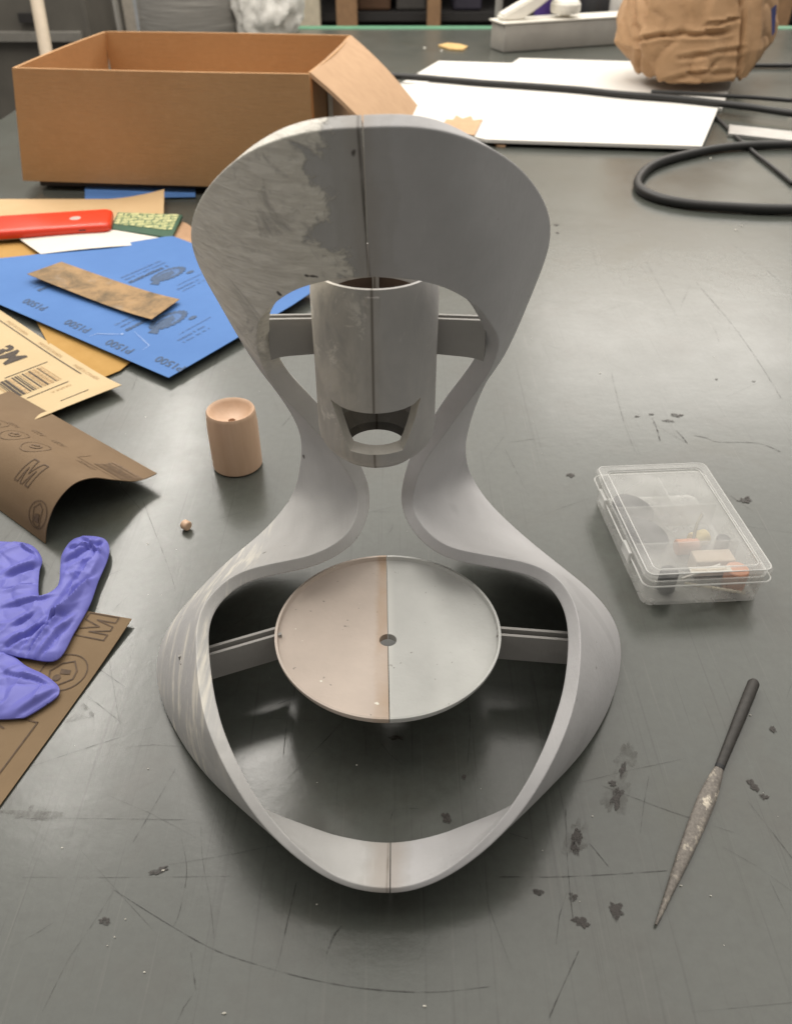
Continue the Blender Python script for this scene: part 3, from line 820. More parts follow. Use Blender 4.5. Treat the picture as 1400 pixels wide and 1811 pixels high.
# flat brown sheet under the glove
f1 = pix(235, 1103, 0); fa = Vector((-.262, -.965, 0)); fb = Vector((-.965, .262, 0)); zf_ = Vector((0, 0, .0012))
flat = Sheet(f1 + zf_, f1 + fa * .28 + zf_, f1 + fa * .28 + fb * .20 + zf_, f1 + fb * .20 + zf_, lambda u, v: .0030 * max(0, 1 - u * 4) ** 2 * max(0, 1 - v * 3))
o = flat.build('sandpaper_sheet', M_kraft2, 20, 12)
tag(o, 'flat brown sandpaper sheet with outlined lettering lying under the blue glove', 'sandpaper')
ink = [line2u([(y_, x_) for x_, y_ in M_outline(.0095, .0005, .020, .0175)], .0008, True)]
# x along the long edge from the corner, y to the left
ink = [line2u([(x_ , y_) for x_, y_ in M_outline(.0010, .0080, .0185, .0200)], .0008, True),
       line2u(circ(.0470, .0180, .0135), .0007, True), line2u([(.038, .016), (.044, .011), (.050, .010), (.056, .016), (.054, .023), (.048, .026), (.041, .022)], .0009, True),
       poly2([(.0445, .0145), (.0475, .0135), (.0485, .0195), (.0450, .0205)]), poly2(circ(.0515, .0195, .0024, 10)),
       line2u([(.140, .0115), (.082, .0115), (.0815, .040)], .0009), line2u([(.088, .034), (.090, .027)], .0009)]
printed(flat, ink, M_inkkraft, 'dark_printing', .0004, .01)

# ------------------------------------------------------------------ pile behind: sheets, red phone, green pack
z0 = .0016
sh_o2 = Sheet(pix(-60, 480, z0), pix(330, 470, z0), pix(318, 400, z0), pix(-60, 405, z0), lambda u, v: 0)
o = sh_o2.build('sandpaper_sheet', M_ochre, 4, 4); tag(o, 'ochre sandpaper sheet under the white paper beside the red phone', 'sandpaper')
sh_t = Sheet(pix(-60, 412, .0030), pix(288, 396, .0030), pix(293, 352, .0030), pix(-60, 352, .0030), lambda u, v: .024 * max(0, u - .70) ** 1.6 * 6.9 * max(0, v) ** 1.2 * .55)
o = sh_t.build('sandpaper_sheet', M_tan, 28, 12); tag(o, 'pale tan sheet with a curled up corner behind the red phone', 'sandpaper')
sh_w = Sheet(pix(72, 449, .0066), pix(302, 428, .0066), pix(280, 395, .0066), pix(20, 412, .0066), lambda u, v: .0012 * math.sin(4 * u) + .004 * max(0, u - .6) * v)
o = sh_w.build('paper_sheet', M_white, 16, 6); tag(o, 'blank white paper sheet tucked under the red phone', 'paper')
k = NT('green_print'); X, Y, Z = k.xyz()
br = k.n.new('ShaderNodeTexBrick'); k.l.new(k.mapping((1, 1, 1), (0, 0, R(-6))), br.inputs[0])
br.inputs['Scale'].default_value = 30; br.inputs['Mortar Size'].default_value = .028; br.inputs['Brick Width'].default_value = .62; br.inputs['Row Height'].default_value = .30
br.inputs['Color1'].default_value = (.62, .60, .30, 1); br.inputs['Color2'].default_value = (.52, .52, .24, 1); br.inputs['Mortar'].default_value = (.035, .10, .05, 1)
c = k.mix(k.ramp(k.noise(160, 4, .7), .50, .60), br.outputs['Color'], (.05, .13, .06))
k.base(c); k.rough(.6); M_gprint = k.m
M_gdark = simple('green_band', (.030, .095, .055), .5)
GP = empty('sandpaper_pack', pix(262, 398, .006)); tag(GP, 'dark green pack with rows of cream print beside the red phone', 'pack')
ga, gb, gc, gd = pix(196, 404, .0085), pix(303, 420, .0085), pix(322, 380, .0085), pix(208, 376, .0085)
dn = Vector((0, 0, -.0035))
mk('pack_body', [ga + dn, gb + dn, gc + dn, gd + dn, ga, gb, gc, gd], [(0, 3, 2, 1), (4, 5, 6, 7), (0, 1, 5, 4), (1, 2, 6, 5), (2, 3, 7, 6), (3, 0, 4, 7)], M_gdark, GP)
qa, qb = ga.lerp(gd, .28), gb.lerp(gc, .28)
sg_ = Sheet(qa.lerp(qb, .02), qb.lerp(qa, .05), gc.lerp(gd, .05), gd.lerp(gc, .02), lambda u, v: .0005); sg_.build('printed_panel', M_gprint, 8, 4, th=.0003, parent=GP)
kb = Sheet(pix(300, 428, .003), pix(345, 452, .003), pix(352, 408, .003), pix(322, 392, .003), lambda u, v: .0008 * math.sin(6 * u))
o = kb.build('paper_scrap', simple('brown_scrap', (.42, .25, .14), .8), 6, 4); tag(o, 'brown paper scrap between the green pack and the blue sheet', 'paper')

# red phone
k = NT('red_plastic'); k.base((.72, .045, .014)); k.rough(.32); k.bump(k.noise(30, 3), .05, .0005); M_red = k.m
M_logo = simple('pale_grey_print', (.55, .45, .40), .4, .1)
pn = pix(197, 409, .0085); pl_ = pix(22, 421, .0085)
e1 = (pl_ - pn); e1.z = 0; e1.normalize(); e2 = Vector((e1.y, -e1.x, 0)); 
if e2.y < 0: e2 = -e2
PH = empty('phone', pn + e1 * .062 + e2 * .0295); tag(PH, 'bright red smartphone lying face down on the pile of papers', 'phone')
bm = bmesh.new()
def rrect(w, h, r, z, n=6):
    pts = []
    for cx, cy, a in ((w - r, r, -90), (w - r, h - r, 0), (r, h - r, 90), (r, r, 180)):
        for s in range(n + 1):
            t = R(a + 90 * s / n); pts.append(pn + e1 * (cx + r * math.cos(t)) + e2 * (cy + r * math.sin(t)) + Vector((0, 0, z)))
    return pts
def loftrings(rings):
    V = []; F = []; n = len(rings[0])
    for r_ in rings: V += r_
    for i in range(len(rings) - 1):
        for q in range(n): F.append((i * n + q, i * n + (q + 1) % n, (i + 1) * n + (q + 1) % n, (i + 1) * n + q))
    F.append(tuple(range(n))); F.append(tuple(range((len(rings) - 1) * n, len(rings) * n)))
    return V, F
def inset_rr(d, z): 
    return [p + e1 * d + e2 * d for p in rrect(.146 - 2 * d, .064 - 2 * d, .010 - d * .5, z)]
v, f = loftrings([inset_rr(.0015, -.0012), inset_rr(0, .0008), inset_rr(0, .0042), inset_rr(.0008, .0068), inset_rr(.0026, .0084), inset_rr(.005, .0090)])
mk('phone_case', v, f, M_red, PH, True, 50)
v, f = loftrings([inset_rr(.0022, -.0026), inset_rr(.0018, -.0010)]); mk('screen_edge', v, f, simple('grey_metal_edge', (.30, .29, .28), .35, .1, metal=.6), PH)
cL = pn + e1 * .044 + e2 * .031 + Vector((0, 0, .00915))
mk('emblem', [cL] + [cL + e1 * .0068 * math.cos(6.2832 * i / 18) + e2 * .0068 * math.sin(6.2832 * i / 18) for i in range(18)], [(0, i + 1, (i + 1) % 18 + 1) for i in range(18)], M_logo, PH)
from_bm('port_slot', frame_box(pn + e1 * .030 - e2 * .0003 + Vector((0, 0, .0030)), e1 * .008, e2 * .0008, (0, 0, .0014)), simple('dark_slot', (.03, .02, .02), .6), PH)

# ------------------------------------------------------------------ cardboard box
ZT = .157; th = .0045
tFL, tFR, tBR, tBL = pix(21, 120, ZT), pix(546, 131, ZT), pix(620, 62, ZT), pix(185, 55, ZT)
BX = empty('cardboard_box', ((tFL + tBR) / 2).xy.to_3d()); tag(BX, 'large open brown cardboard box with one flap folded out', 'box')
ZB = .014
def panel(name, a, b, zt, zb_, mat, inward, lean=0, da=Vector((0, 0, 0)), db=Vector((0, 0, 0))):
    a, b = Vector(a), Vector(b); d = (b - a).normalized(); n = Vector(inward).normalized()
    aa, bb = a + da, b + db; aa.z = bb.z = zb_
    a2, b2 = a.copy(), b.copy(); a2.z = b2.z = zt
    V = []; 
    nn = 16
    rows = []
    for j in range(5):
        fz = j / 4
        for i in range(nn + 1):
            fx = i / nn
            p = aa.lerp(bb, fx).lerp(a2.lerp(b2, fx), fz) - n * .004 * math.sin(math.pi * fx) * (fz * .6 + .4) + n * lean * (1 - fz)
            V.append(p)
    m = len(V); V += [p + n * th for p in V]
    F = []; q = lambda i, j: j * (nn + 1) + i
    for j in range(4):
        for i in range(nn):
            F.append((q(i, j), q(i + 1, j), q(i + 1, j + 1), q(i, j + 1))); F.append((m + q(i, j), m + q(i, j + 1), m + q(i + 1, j + 1), m + q(i + 1, j)))
    for i in range(nn):
        F.append((q(i, 0), m + q(i, 0), m + q(i + 1, 0), q(i + 1, 0))); F.append((q(i, 4), q(i + 1, 4), m + q(i + 1, 4), m + q(i, 4)))
    for j in range(4):
        F.append((q(0, j), q(0, j + 1), m + q(0, j + 1), m + q(0, j))); F.append((q(nn, j), m + q(nn, j), m + q(nn, j + 1), q(nn, j + 1)))
    return mk(name, V, F, mat, BX, True, 40)
inx = (tFR - tFL).normalized(); iny = (tBL - tFL); iny.z = 0; inyR = (tBR - tFR).normalized()
perpF = Vector((-inx.y, inx.x, 0))
dl_ = pix(38, 322, ZB) - tFL; dl_.z = 0; dl_.y *= .3
panel('front_panel', tFL, tFR, ZT, ZB, M_card, perpF, da=dl_)
panel('back_panel', tBL, tBR, ZT, ZB, M_card, -perpF)
panel('side_panel', tFL + perpF * th, tBL, ZT, ZB, M_card, inx, da=dl_, db=Vector((dl_.x, 0, 0)))
panel('side_panel', tFR + perpF * (th + .012) , tBR, ZT - .001, ZB, M_card, -inx)
bm = frame_box((tFL + perpF * th + inx * th).xy.to_3d() + Vector((0, 0, ZB)), (tFR - tFL) * .97, (tBL - tFL) * .97, (0, 0, th)); from_bm('bottom_panel', bm, M_card, BX)
fv = Vector((.105, -.034, -.094)); up_ = Vector((.6, 0, .65)).normalized() * th
h0, h1 = tFR + perpF * .010, tBR.copy()
V = []; n = 10
for lay in (0, 1):
    for j in range(n + 1):
        f = j / n; b_ = Vector((0, 0, .006 * math.sin(math.pi * f)))
        V += [h0 + fv * f + b_ + up_ * (lay - 1), h1 + fv * f + b_ + up_ * (lay - 1)]
m = 2 * (n + 1); F = []
for j in range(n):
    a = 2 * j
    F += [(a, a + 1, a + 3, a + 2), (m + a, m + a + 2, m + a + 3, m + a + 1), (a, a + 2, m + a + 2, m + a), (a + 1, m + a + 1, m + a + 3, a + 3)]
F += [(0, m, m + 1, 1), (m - 2, m - 1, 2 * m - 1, 2 * m - 2)]
mk('flap', V, F, M_cardlight, BX, True, 40)
lb = tFR.lerp(tBR, .30) + inx * .0035
V = [lb + Vector((0, 0, -.030)), lb + inyR * .03 + Vector((0, 0, -.030)), lb + inyR * .03 + Vector((0, 0, -.12)), lb + Vector((0, 0, -.12))]
V = [p for p in V]; mk('shipping_label', V + [p + inx * .0006 for p in V], [(0, 1, 2, 3), (7, 6, 5, 4), (0, 4, 5, 1), (1, 5, 6, 2), (2, 6, 7, 3), (3, 7, 4, 0)], M_white, BX)
# flattened blue sheet under the box and a dark board that carries the box
sb = Sheet(pix(150, 352, .0030), pix(345, 348, .0030), pix(345, 325, .0030), pix(150, 325, .0030), lambda u, v: 0)
o = sb.build('sandpaper_sheet', M_blue, 4, 4); tag(o, 'blue sandpaper sheet trapped under the cardboard box', 'sandpaper')
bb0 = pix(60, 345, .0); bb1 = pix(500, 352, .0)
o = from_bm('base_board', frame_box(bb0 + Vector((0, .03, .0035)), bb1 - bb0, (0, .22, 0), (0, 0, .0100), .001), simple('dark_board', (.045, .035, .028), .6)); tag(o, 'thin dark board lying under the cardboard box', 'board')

# ------------------------------------------------------------------ white boards, scraps, cables
def slab(name, pts, z, t, mat, label, cat, group=None, parent=None):
    lo = [Vector((p.x, p.y, z)) for p in pts]; hi = [Vector((p.x, p.y, z + t)) for p in pts]; n = len(pts)
    o = mk(name, lo + hi, [tuple(range(n)), tuple(range(n, 2 * n))] + [(i, (i + 1) % n, n + (i + 1) % n, n + i) for i in range(n)], mat, parent, origin=sum(lo, Vector()) / n)
    return tag(o, label, cat, group)
slab('foam_board', [pix(x, y, .005) for x, y in ((640, 205), (690, 160), (765, 150), (1272, 186), (1238, 266), (860, 254))], .0064, .005, M_board, 'large white foam board lying in front under the black cable', 'board')
slab('foam_board', [pix(x, y, .005) for x, y in ((690, 158), (775, 108), (904, 112), (918, 103), (1150, 110), (1300, 125), (1275, 192), (760, 168))], .0006, .005, M_board, 'white foam board with a stepped edge partly beneath the other board', 'board')
def poly(pxs, z): return [pix(x, y, z) for x, y in pxs]
slab('cardboard_scrap', poly([(783, 222), (788, 212), (800, 213), (806, 205), (817, 211), (832, 206), (836, 214), (852, 212), (838, 240), (790, 240)], .0125), .0120, .002, M_cardlight, 'torn jagged scrap of tan cardboard on the white foam board', 'scrap')
slab('cardboard_scrap', poly([(872, 252), (895, 250), (892, 259), (878, 258)], .002), .0006, .002, M_cardlight, 'tiny pale cardboard scrap at the front edge of the white board', 'scrap')
slab('cardboard_scrap', poly([(774, 80), (790, 76), (812, 78), (826, 82), (818, 88), (795, 87)], .003), .0008, .003, simple('yellow_card', (.52, .34, .13), .8), 'small yellowish cardboard scrap lying alone near the green bench edge', 'scrap')
M_cable = simple('black_rubber', (.012, .0115, .011), .5, .2)
def cable(name, pts, rad, z, label, group=None):
    P_ = [pix(x, y, z if not isinstance(z, list) else z[i]) for i, (x, y) in enumerate(pts)]
    ctr = catmull(P_, 10); rads = [rad * (1 + .07 * noise.noise(p * 18)) for p in ctr]
    ctr = [p + Vector((.0022 * noise.noise(p * 9), .004 * noise.noise(p * 9 + Vector((4, 4, 4))), .0004 * noise.noise(p * 12))) for p in ctr]
    v, f = tube_path(ctr, rads, 10)
    o = mk(name, v, f, M_cable, None, True, origin=P_[0]); return tag(o, label, 'cable', group)
cable('cable', [(600, 131), (695, 134), (800, 142), (900, 150), (1010, 158), (1110, 168), (1200, 175), (1300, 186), (1400, 200), (1500, 214)], .0062, .0180, 'thick black cable running straight across the white foam boards')
cable('cable', [(1480, 252), (1400, 255), (1330, 257), (1260, 264), (1200, 276), (1152, 293), (1128, 315), (1131, 334), (1165, 350), (1220, 361), (1290, 367), (1360, 370), (1450, 370), (1540, 372)], .0066, .0070, 'thick black cable bent into a loop on the bare bench')
cable('cable', [(1262, 206), (1290, 232), (1330, 268), (1360, 292), (1400, 325)], .0030, .0035, 'thin black cord running diagonally through the cable loop')
cable('cable', [(1150, 163), (1230, 166), (1320, 172), (1400, 178)], .0040, .0150, 'thin black cable coming out from under the paper bag')
cable('cable', [(1290, 117), (1330, 116), (1400, 116)], .0050, .006, 'short stretch of black cable behind the paper bag')
s0, s1 = pix(1286, 238, .004), pix(1420, 253, .004)
o = from_bm('metal_bar', frame_box(s0 - Vector((0, 0, .0035)), (s1 - s0), (.02, .06, 0), (0, 0, .006), .001), simple('bare_metal', (.50, .49, .47), .35, .1, metal=.7)); tag(o, 'bare metal bar beside the cable loop', 'bar')

# ------------------------------------------------------------------ brown paper bag
k = NT('crumpled_kraft'); n1 = k.noise(9, 5, .6, dist=.5); n2 = k.noise(42, 6, .6, dist=.7)
k.base(k.mix(k.ramp(n2, .55, .8, (0, 0, 0), (.35, .35, .35)), k.ramp(n1, .3, .7, (.335, .195, .095), (.395, .240, .125)), (.24, .135, .065)))
k.rough(.8); k.bump(k.math('ADD', n1, k.math('MULTIPLY', n2, .6)), .5, .006); M_bag = k.m
rings = [
    (.024, [(.535, 1.835), (.600, 1.825), (.685, 1.855), (.700, 1.90), (.690, 1.99), (.610, 2.00), (.535, 1.99), (.525, 1.90)]),
    (.030, [(.522, 1.828), (.600, 1.815), (.700, 1.845), (.725, 1.92), (.715, 2.02), (.610, 2.04), (.505, 2.01), (.498, 1.92)]),
    (.080, [(.480, 1.840), (.600, 1.825), (.715, 1.850), (.775, 1.95), (.760, 2.06), (.610, 2.07), (.470, 2.06), (.450, 1.95)]),
    (.115, [(.478, 1.850), (.600, 1.835), (.712, 1.860), (.782, 1.96), (.765, 2.07), (.610, 2.08), (.470, 2.06), (.452, 1.95)]),
    (.185, [(.492, 1.875), (.600, 1.855), (.700, 1.880), (.765, 1.97), (.750, 2.05), (.610, 2.06), (.490, 2.04), (.470, 1.96)]),
    (.245, [(.520, 1.915), (.600, 1.900), (.680, 1.915), (.715, 1.97), (.700, 2.02), (.610, 2.03), (.520, 2.01), (.505, 1.97)])]
V = []; F = []
for z, r_ in rings: V += [Vector((x, y, z)) for x, y in r_]
for i in range(len(rings) - 1):
    for q in range(8): F.append((i * 8 + q, i * 8 + (q + 1) % 8, (i + 1) * 8 + (q + 1) % 8, (i + 1) * 8 + q))
F += [tuple(reversed(range(8))), tuple(range(40, 48))]
bm = bmesh.new(); bv = [bm.verts.new(v) for v in V]
for f in F: bm.faces.new([bv[i] for i in f])
bmesh.ops.triangulate(bm, faces=[f for f in bm.faces if len(f.verts) > 4])
bmesh.ops.subdivide_edges(bm, edges=bm.edges[:], cuts=15, use_grid_fill=True)
bmesh.ops.recalc_face_normals(bm, faces=bm.faces); bm.normal_update()
def to_px(p):
    f_ = Vector((0, math.cos(PITCH), -math.sin(PITCH))); u_ = Vector((0, math.sin(PITCH), math.cos(PITCH))); r_ = p - Vector((0, 0, CAM_H)); dz_ = r_.dot(f_)
    return Vector((CX + FPX * r_.x / dz_, CY - FPX * r_.dot(u_) / dz_, 0))
creases = [([(1128, 72), (1165, 64), (1200, 60), (1240, 62), (1285, 58)], 4, .006), ([(1200, 104), (1240, 98), (1270, 92), (1310, 88)], 4, .004), ([(1118, -10), (1122, 60), (1130, 110), (1140, 150)], 3, .008), ([(1130, -10), (1133, 60), (1140, 110), (1152, 150)], 3, -.004),
           ([(1306, -10), (1314, 40), (1308, 100), (1300, 150)], 3.5, .009), ([(1215, 130), (1250, 128), (1262, 112)], 3, .006), ([(1160, 150), (1200, 138), (1290, 128)], 4, .004), ([(1250, 45), (1300, 35)], 3, .006), ([(1160, 20), (1180, 40), (1175, 62)], 3, .004)]
disp = []
for v in bm.verts:
    p = v.co; px_ = to_px(p); dd = .006 * noise.noise(p * 11) + .003 * noise.noise(p * 27) - .006 * (1 - abs(noise.noise(p * 16 + Vector((2, 8, 1))))) ** 8
    if v.normal.y < .45:
        px_.x += 4 * noise.noise(p * 40); px_.y += 4 * noise.noise(p * 40 + Vector((7, 7, 7)))
        for pl, wd_, am in creases:
            best = 1e9
            for a, b_ in zip(pl, pl[1:]):
                a = Vector((*a, 0)); e = Vector((*b_, 0)) - a; t = max(0, min(1, (px_ - a).dot(e) / e.length_squared)); best = min(best, (px_ - a - e * t).length)
            dd -= am * math.exp(-(best / wd_) ** 2) - am * .45 * math.exp(-((best - wd_ * 2) / wd_) ** 2)
    disp.append((v, v.normal * dd))
for v, d in disp:
    v.co += d
    if v.co.z < .0245: v.co.z = .0245
BG = empty('paper_bag', (.61, 1.93, .022)); tag(BG, 'crumpled brown paper bag with a blue mark standing on the white boards', 'bag')
from_bm('bag_body', bm, M_bag, BG, True, 45)
vv = [Vector(p) for p in ((.708, 1.868, .15), (.722, 1.884, .155), (.740, 1.905, .105), (.733, 1.895, .10))]
mk('blue_mark', [p + Vector((.006, -.020, 0)) for p in vv] + [p + Vector((.007, -.019, .001)) for p in vv], [(0, 1, 2, 3), (4, 7, 6, 5), (0, 4, 5, 1), (1, 5, 6, 2), (2, 6, 7, 3), (3, 7, 4, 0)], simple('blue_ink', (.03, .04, .16), .6), BG)

# ------------------------------------------------------------------ clear organiser box with contents
def clear(name, alpha, tint=(.95, .95, .94), rough=.25):
    k = NT(name); tr = k.n.new('ShaderNodeBsdfTransparent'); tr.inputs[0].default_value = (*tint, 1); mx = k.n.new('ShaderNodeMixShader')
    k.base((.80, .80, .79)); k.rough(rough)
    f = k.ramp(k.noise(40, 4), .3, .75, (alpha * .75,) * 3, (alpha * 1.25,) * 3)
    k.l.new(f, mx.inputs[0]); k.l.new(tr.outputs[0], mx.inputs[1]); k.l.new(k.b.outputs[0], mx.inputs[2]); k.l.new(mx.outputs[0], k.out.inputs[0])
    k.b.inputs['Transmission Weight'].default_value = .0
    return k.m
M_clear = clear('clear_plastic', .30); M_frost = clear('frosted_plastic', .24); M_rim = clear('clear_rim', .48, rough=.2)
bO = pix(1135, 1072, 0); bX = (pix(1343, 1062, 0) - bO); bX.z = 0; bX.normalize(); bY = Vector((-bX.y, bX.x, 0))
bW, bL, bH = .0745, .112, .0275
# the long side leans a little to the left, as the photo shows
bY = (bY * .995 + bX * -.015).normalized()
OB = empty('organiser_box', bO + bX * bW / 2 + bY * bL / 2); tag(OB, 'clear plastic organiser box with a closed lid holding small polishing parts', 'box')
def rr(w, l, r, z, ox=0.0, oy=0.0, n=5):
    pts = []
    for cx, cy, a in ((w - r, r, -90), (w - r, l - r, 0), (r, l - r, 90), (r, r, 180)):
        for s in range(n + 1):
            t = R(a + 90 * s / n); pts.append(bO + bX * (cx + ox + r * math.cos(t)) + bY * (cy + oy + r * math.sin(t)) + Vector((0, 0, z)))
    return pts
def openloft(rings, capends=False, cap0=True):
    V, F = loftrings(rings); return V, (F if capends else (F[:-1] if cap0 else F[:-2]))
w = .0013
tray = [rr(bW, bL, .006, .0005), rr(bW + .003, bL + .003, .007, bH - .006, -.0015, -.0015), rr(bW + .003 - 2 * w, bL + .003 - 2 * w, .006, bH - .006, -.0015 + w, -.0015 + w), rr(bW - 2 * w, bL - 2 * w, .005, .0018, w, w)]
v, f = loftrings(tray); mk('tray', v, f, M_clear, OB, True, 40)
for d, ax in ((.075, 'y'), (.036, 'y')):
    from_bm('divider', frame_box(bO + bY * d + bX * .002 + Vector((0, 0, .002)), bX * (bW - .004), bY * .0011, (0, 0, bH - .0095)), M_frost, OB)
from_bm('divider', frame_box(bO + bY * .0765 + bX * .042 + Vector((0, 0, .002)), bX * .0011, bY * (bL - .079), (0, 0, bH - .0095)), M_frost, OB)
o_ = -.0032
lw, ll = bW + .0064, bL + .0064
lid = [rr(lw, ll, .0058, bH - .0085, o_, o_), rr(lw, ll, .0058, bH - .0012, o_, o_), rr(lw - .003, ll - .003, .0045, bH + .0004, o_ + .0015, o_ + .0015),
       rr(lw - .013, ll - .013, .004, bH + .0004, o_ + .0065, o_ + .0065), rr(lw - .0145, ll - .0145, .0035, bH - .0010, o_ + .00725, o_ + .00725)]
inner = [rr(lw - .0165, ll - .0165, .003, bH - .0020, o_ + .00825, o_ + .00825), rr(lw - .003, ll - .003, .006, bH - .0012, o_ + .0015, o_ + .0015), rr(lw - .0026, ll - .0026, .0065, bH - .0085, o_ + .0013, o_ + .0013)]
v, f = loftrings(lid); f = f[:-2]; mk('lid_rim', v, f, M_frost, OB, True, 40)
a_ = rr(lw - .0145, ll - .0145, .0035, bH - .0010, o_ + .00725, o_ + .00725); b_ = [p - Vector((0, 0, .0010)) for p in a_]
v, f = loftrings([b_, a_]); mk('lid_panel', v, f, clear('lid_plastic', .19), OB, True, 40)
def edge_tube(pts, r, name='rim_bead'):
    v, f = tube_path(pts + [pts[0]], r, 6, False); mk(name, v, f, M_rim, OB, True)
edge_tube(rr(lw + .0002, ll + .0002, .0058, bH - .0083, o_ - .0001, o_ - .0001), .0006); edge_tube(rr(lw - .003, ll - .003, .0045, bH + .0004, o_ + .0015, o_ + .0015), .0005)
edge_tube(rr(lw - .0145, ll - .0145, .0035, bH - .0006, o_ + .00725, o_ + .00725), .0004)
for d in (.024, .080):
    from_bm('clasp', frame_box(bO + bX * -.0052 + bY * d + Vector((0, 0, bH - .0125)), bX * .0022, bY * .014, (0, 0, .0085), .0007), M_rim, OB)
# contents
def cyl(c, axis, r, L, n=24, bev=.0006):
    a = Vector(axis).normalized(); c = Vector(c)
    pts = [c, c + a * bev, c + a * (L - bev), c + a * L]
    v, f = tube_path([p for p in pts], [r - bev, r, r, r - bev], n); return v, f
def inb(x, y, z): return bO + bX * x + bY * y + Vector((0, 0, z))
M_felt = simple('dark_felt', (.045, .045, .048), .95, .3, 200); M_pink = simple('pink_compound', (.56, .24, .13), .6); M_yel = simple('yellow_compound', (.62, .50, .25), .7); M_blk = simple('black_rubber_part', (.02, .02, .022), .6); M_stick = simple('pale_stick', (.74, .68, .55), .6); M_beige = simple('beige_block', (.52, .43, .35), .8)
v, f = cyl(inb(.021, .062, .0055), bX * .3 + Vector((0, 0, 1)), .0150, .004, 36); o = mk('felt_wheel', v, f, M_felt, None, True, 40, origin=inb(.021, .062, .005)); tag(o, 'dark felt polishing wheel in the middle compartment of the clear box', 'wheel')
v, f = cyl(inb(.020, .090, .0055), bX * .25 + Vector((0, 0, 1)), .0150, .004, 36); o = mk('felt_wheel', v, f, M_felt, None, True, 40, origin=inb(.020, .09, .005)); tag(o, 'dark felt polishing wheel in the compartment beside the clear box clasp hinge end', 'wheel')
v, f = cyl(inb(.037, .048, .0060), bX, .0055, .015, 20); o = mk('compound_stick', v, f, M_pink, None, True, 40, origin=inb(.037, .048, .002)); tag(o, 'pinkish stub of compound lying by the divider in the clear box', 'compound')
v, f = cyl(inb(.050, .054, .0060), bX * .9 + bY * .3, .0055, .012, 20); o = mk('compound_stick', v, f, M_yel, None, True, 40, origin=inb(.05, .054, .002)); tag(o, 'yellow stub of compound beside the pink one in the clear box', 'compound')
v, f = cyl(inb(.066, .044, .0030), (0, 0, 1), .0045, .013, 20); o = mk('rubber_tip', v, f, M_blk, None, True, 40, origin=inb(.066, .044, .002)); tag(o, 'small black rubber cylinder near the yellow stub in the clear box', 'tip')
v, f = cyl(inb(.018, .012, .0030), (0, 0, 1), .0058, .0150, 20); o = mk('rubber_tip', v, f, M_blk, None, True, 40, origin=inb(.018, .012, .002)); tag(o, 'larger black rubber cylinder in the front compartment of the clear box', 'tip')
v, f = cyl(inb(.062, .012, .0022), (0, 0, 1), .0072, .0150, 24); o = mk('compound_stick', v, f, M_pink, None, True, 40, origin=inb(.062, .012, .002)); tag(o, 'upright orange pink cylinder in the front compartment of the clear box', 'compound')
v, f = tube_path([inb(.0255, .0035, .0145), inb(.0660, .0035, .0040)], .0010, 8); o = mk('mandrel', v, f, M_stick, None, True, 40, origin=inb(.045, .0035, .002)); tag(o, 'long pale thin stick leaning in the front of the clear box', 'stick')
v, f = tube_path([inb(.030, .017, .006), inb(.054, .019, .0150)], .0010, 8); o = mk('mandrel', v, f, simple('steel_pin', (.6, .58, .55), .3, .1, metal=.6), None, True, 40, origin=inb(.042, .018, .002)); tag(o, 'short metallic pin behind the pale stick in the clear box', 'stick')
bm = frame_box(inb(.040, .022, .0022), bX * .026, bY * .012, (0, 0, .013), .001); o = from_bm('compound_block', bm, M_beige, None, origin=inb(.05, .028, .002)); tag(o, 'beige compound block in the front compartment of the clear box', 'compound')
v, f = tube_path(catmull([inb(.046, .038, .004), inb(.049, .050, .010), inb(.054, .060, .015), inb(.060, .068, .017)], 6), .0011, 8); o = mk('wire_handle', v, f, simple('olive_wire', (.16, .14, .09), .5), None, True, origin=inb(.05, .05, .002)); tag(o, 'bent dark wire leaning in the middle compartment of the clear box', 'wire')
# paper tag
tg0 = inb(.0265, .0015, bH - .0026); TGs = Sheet(tg0, tg0 + bX * .0260, tg0 + bX * .0260 + bY * .0055, tg0 + bY * .0055, lambda u, v: 0)
o = TGs.build('paper_tag', M_white, 3, 3, th=.0003); tag(o, 'small white paper tag reading Polishing Compound under the clear lid', 'tag')
printed(TGs, [place(text2d('Polishing Compound', .0030), .0012, .0016, 0, .87, 1)], M_inkcream, 'printing', .0002)

# ------------------------------------------------------------------ needle file
A_, B_ = pix(1158, 1637, .001), pix(1333, 1204, .004)
A_.z = 0; B_.z = 0; d = (B_ - A_); FL = d.length; d.normalize(); s = Vector((-d.y, d.x, 0))
k = NT('dusty_file_steel'); n1 = k.noise(1, 6, .7, vec=k.mapping((260, 160, 200))); n2 = k.noise(45, 4)
c = k.ramp(k.noise(600, 2), .3, .7, (.12, .108, .095), (.20, .18, .16))
msk = k.math('MULTIPLY', k.ramp(n1, .52, .62), k.ramp(n2, .42, .58))
k.base(k.mix(msk, c, (.62, .56, .46))); k.rough(.55); k.b.inputs['Metallic'].default_value = .35; k.bump(k.noise(900, 2), .5, .0004); M_file = k.m
M_filebare = simple('file_shank_steel', (.24, .21, .185), .4, .15, metal=.5)
M_handle = simple('file_handle_black', (.030, .027, .024), .6, .3, 300, .4)
FI = empty('needle_file', A_ + d * FL * .5); tag(FI, 'small half round needle file with a dark handle and dusty blade', 'file')
def fsec(t, wd, tk):
    p = A_ + d * t; pts = []
    for i in range(14):
        a = 2 * math.pi * i / 14
        pts.append(p + s * wd * math.cos(a) + Vector((0, 0, .0012 + tk * (1 + math.sin(a)))))
    return pts
bl = .585 * FL
prof = [(0, .0006, .0006), (.006, .0010, .0007), (.02, .0019, .0009), (.04, .0033, .0011), (.06, .0041, .0012), (.075, .0043, .0012), (bl - .014, .0039, .0012), (bl - .006, .0031, .0012), (bl, .0022, .0013)]
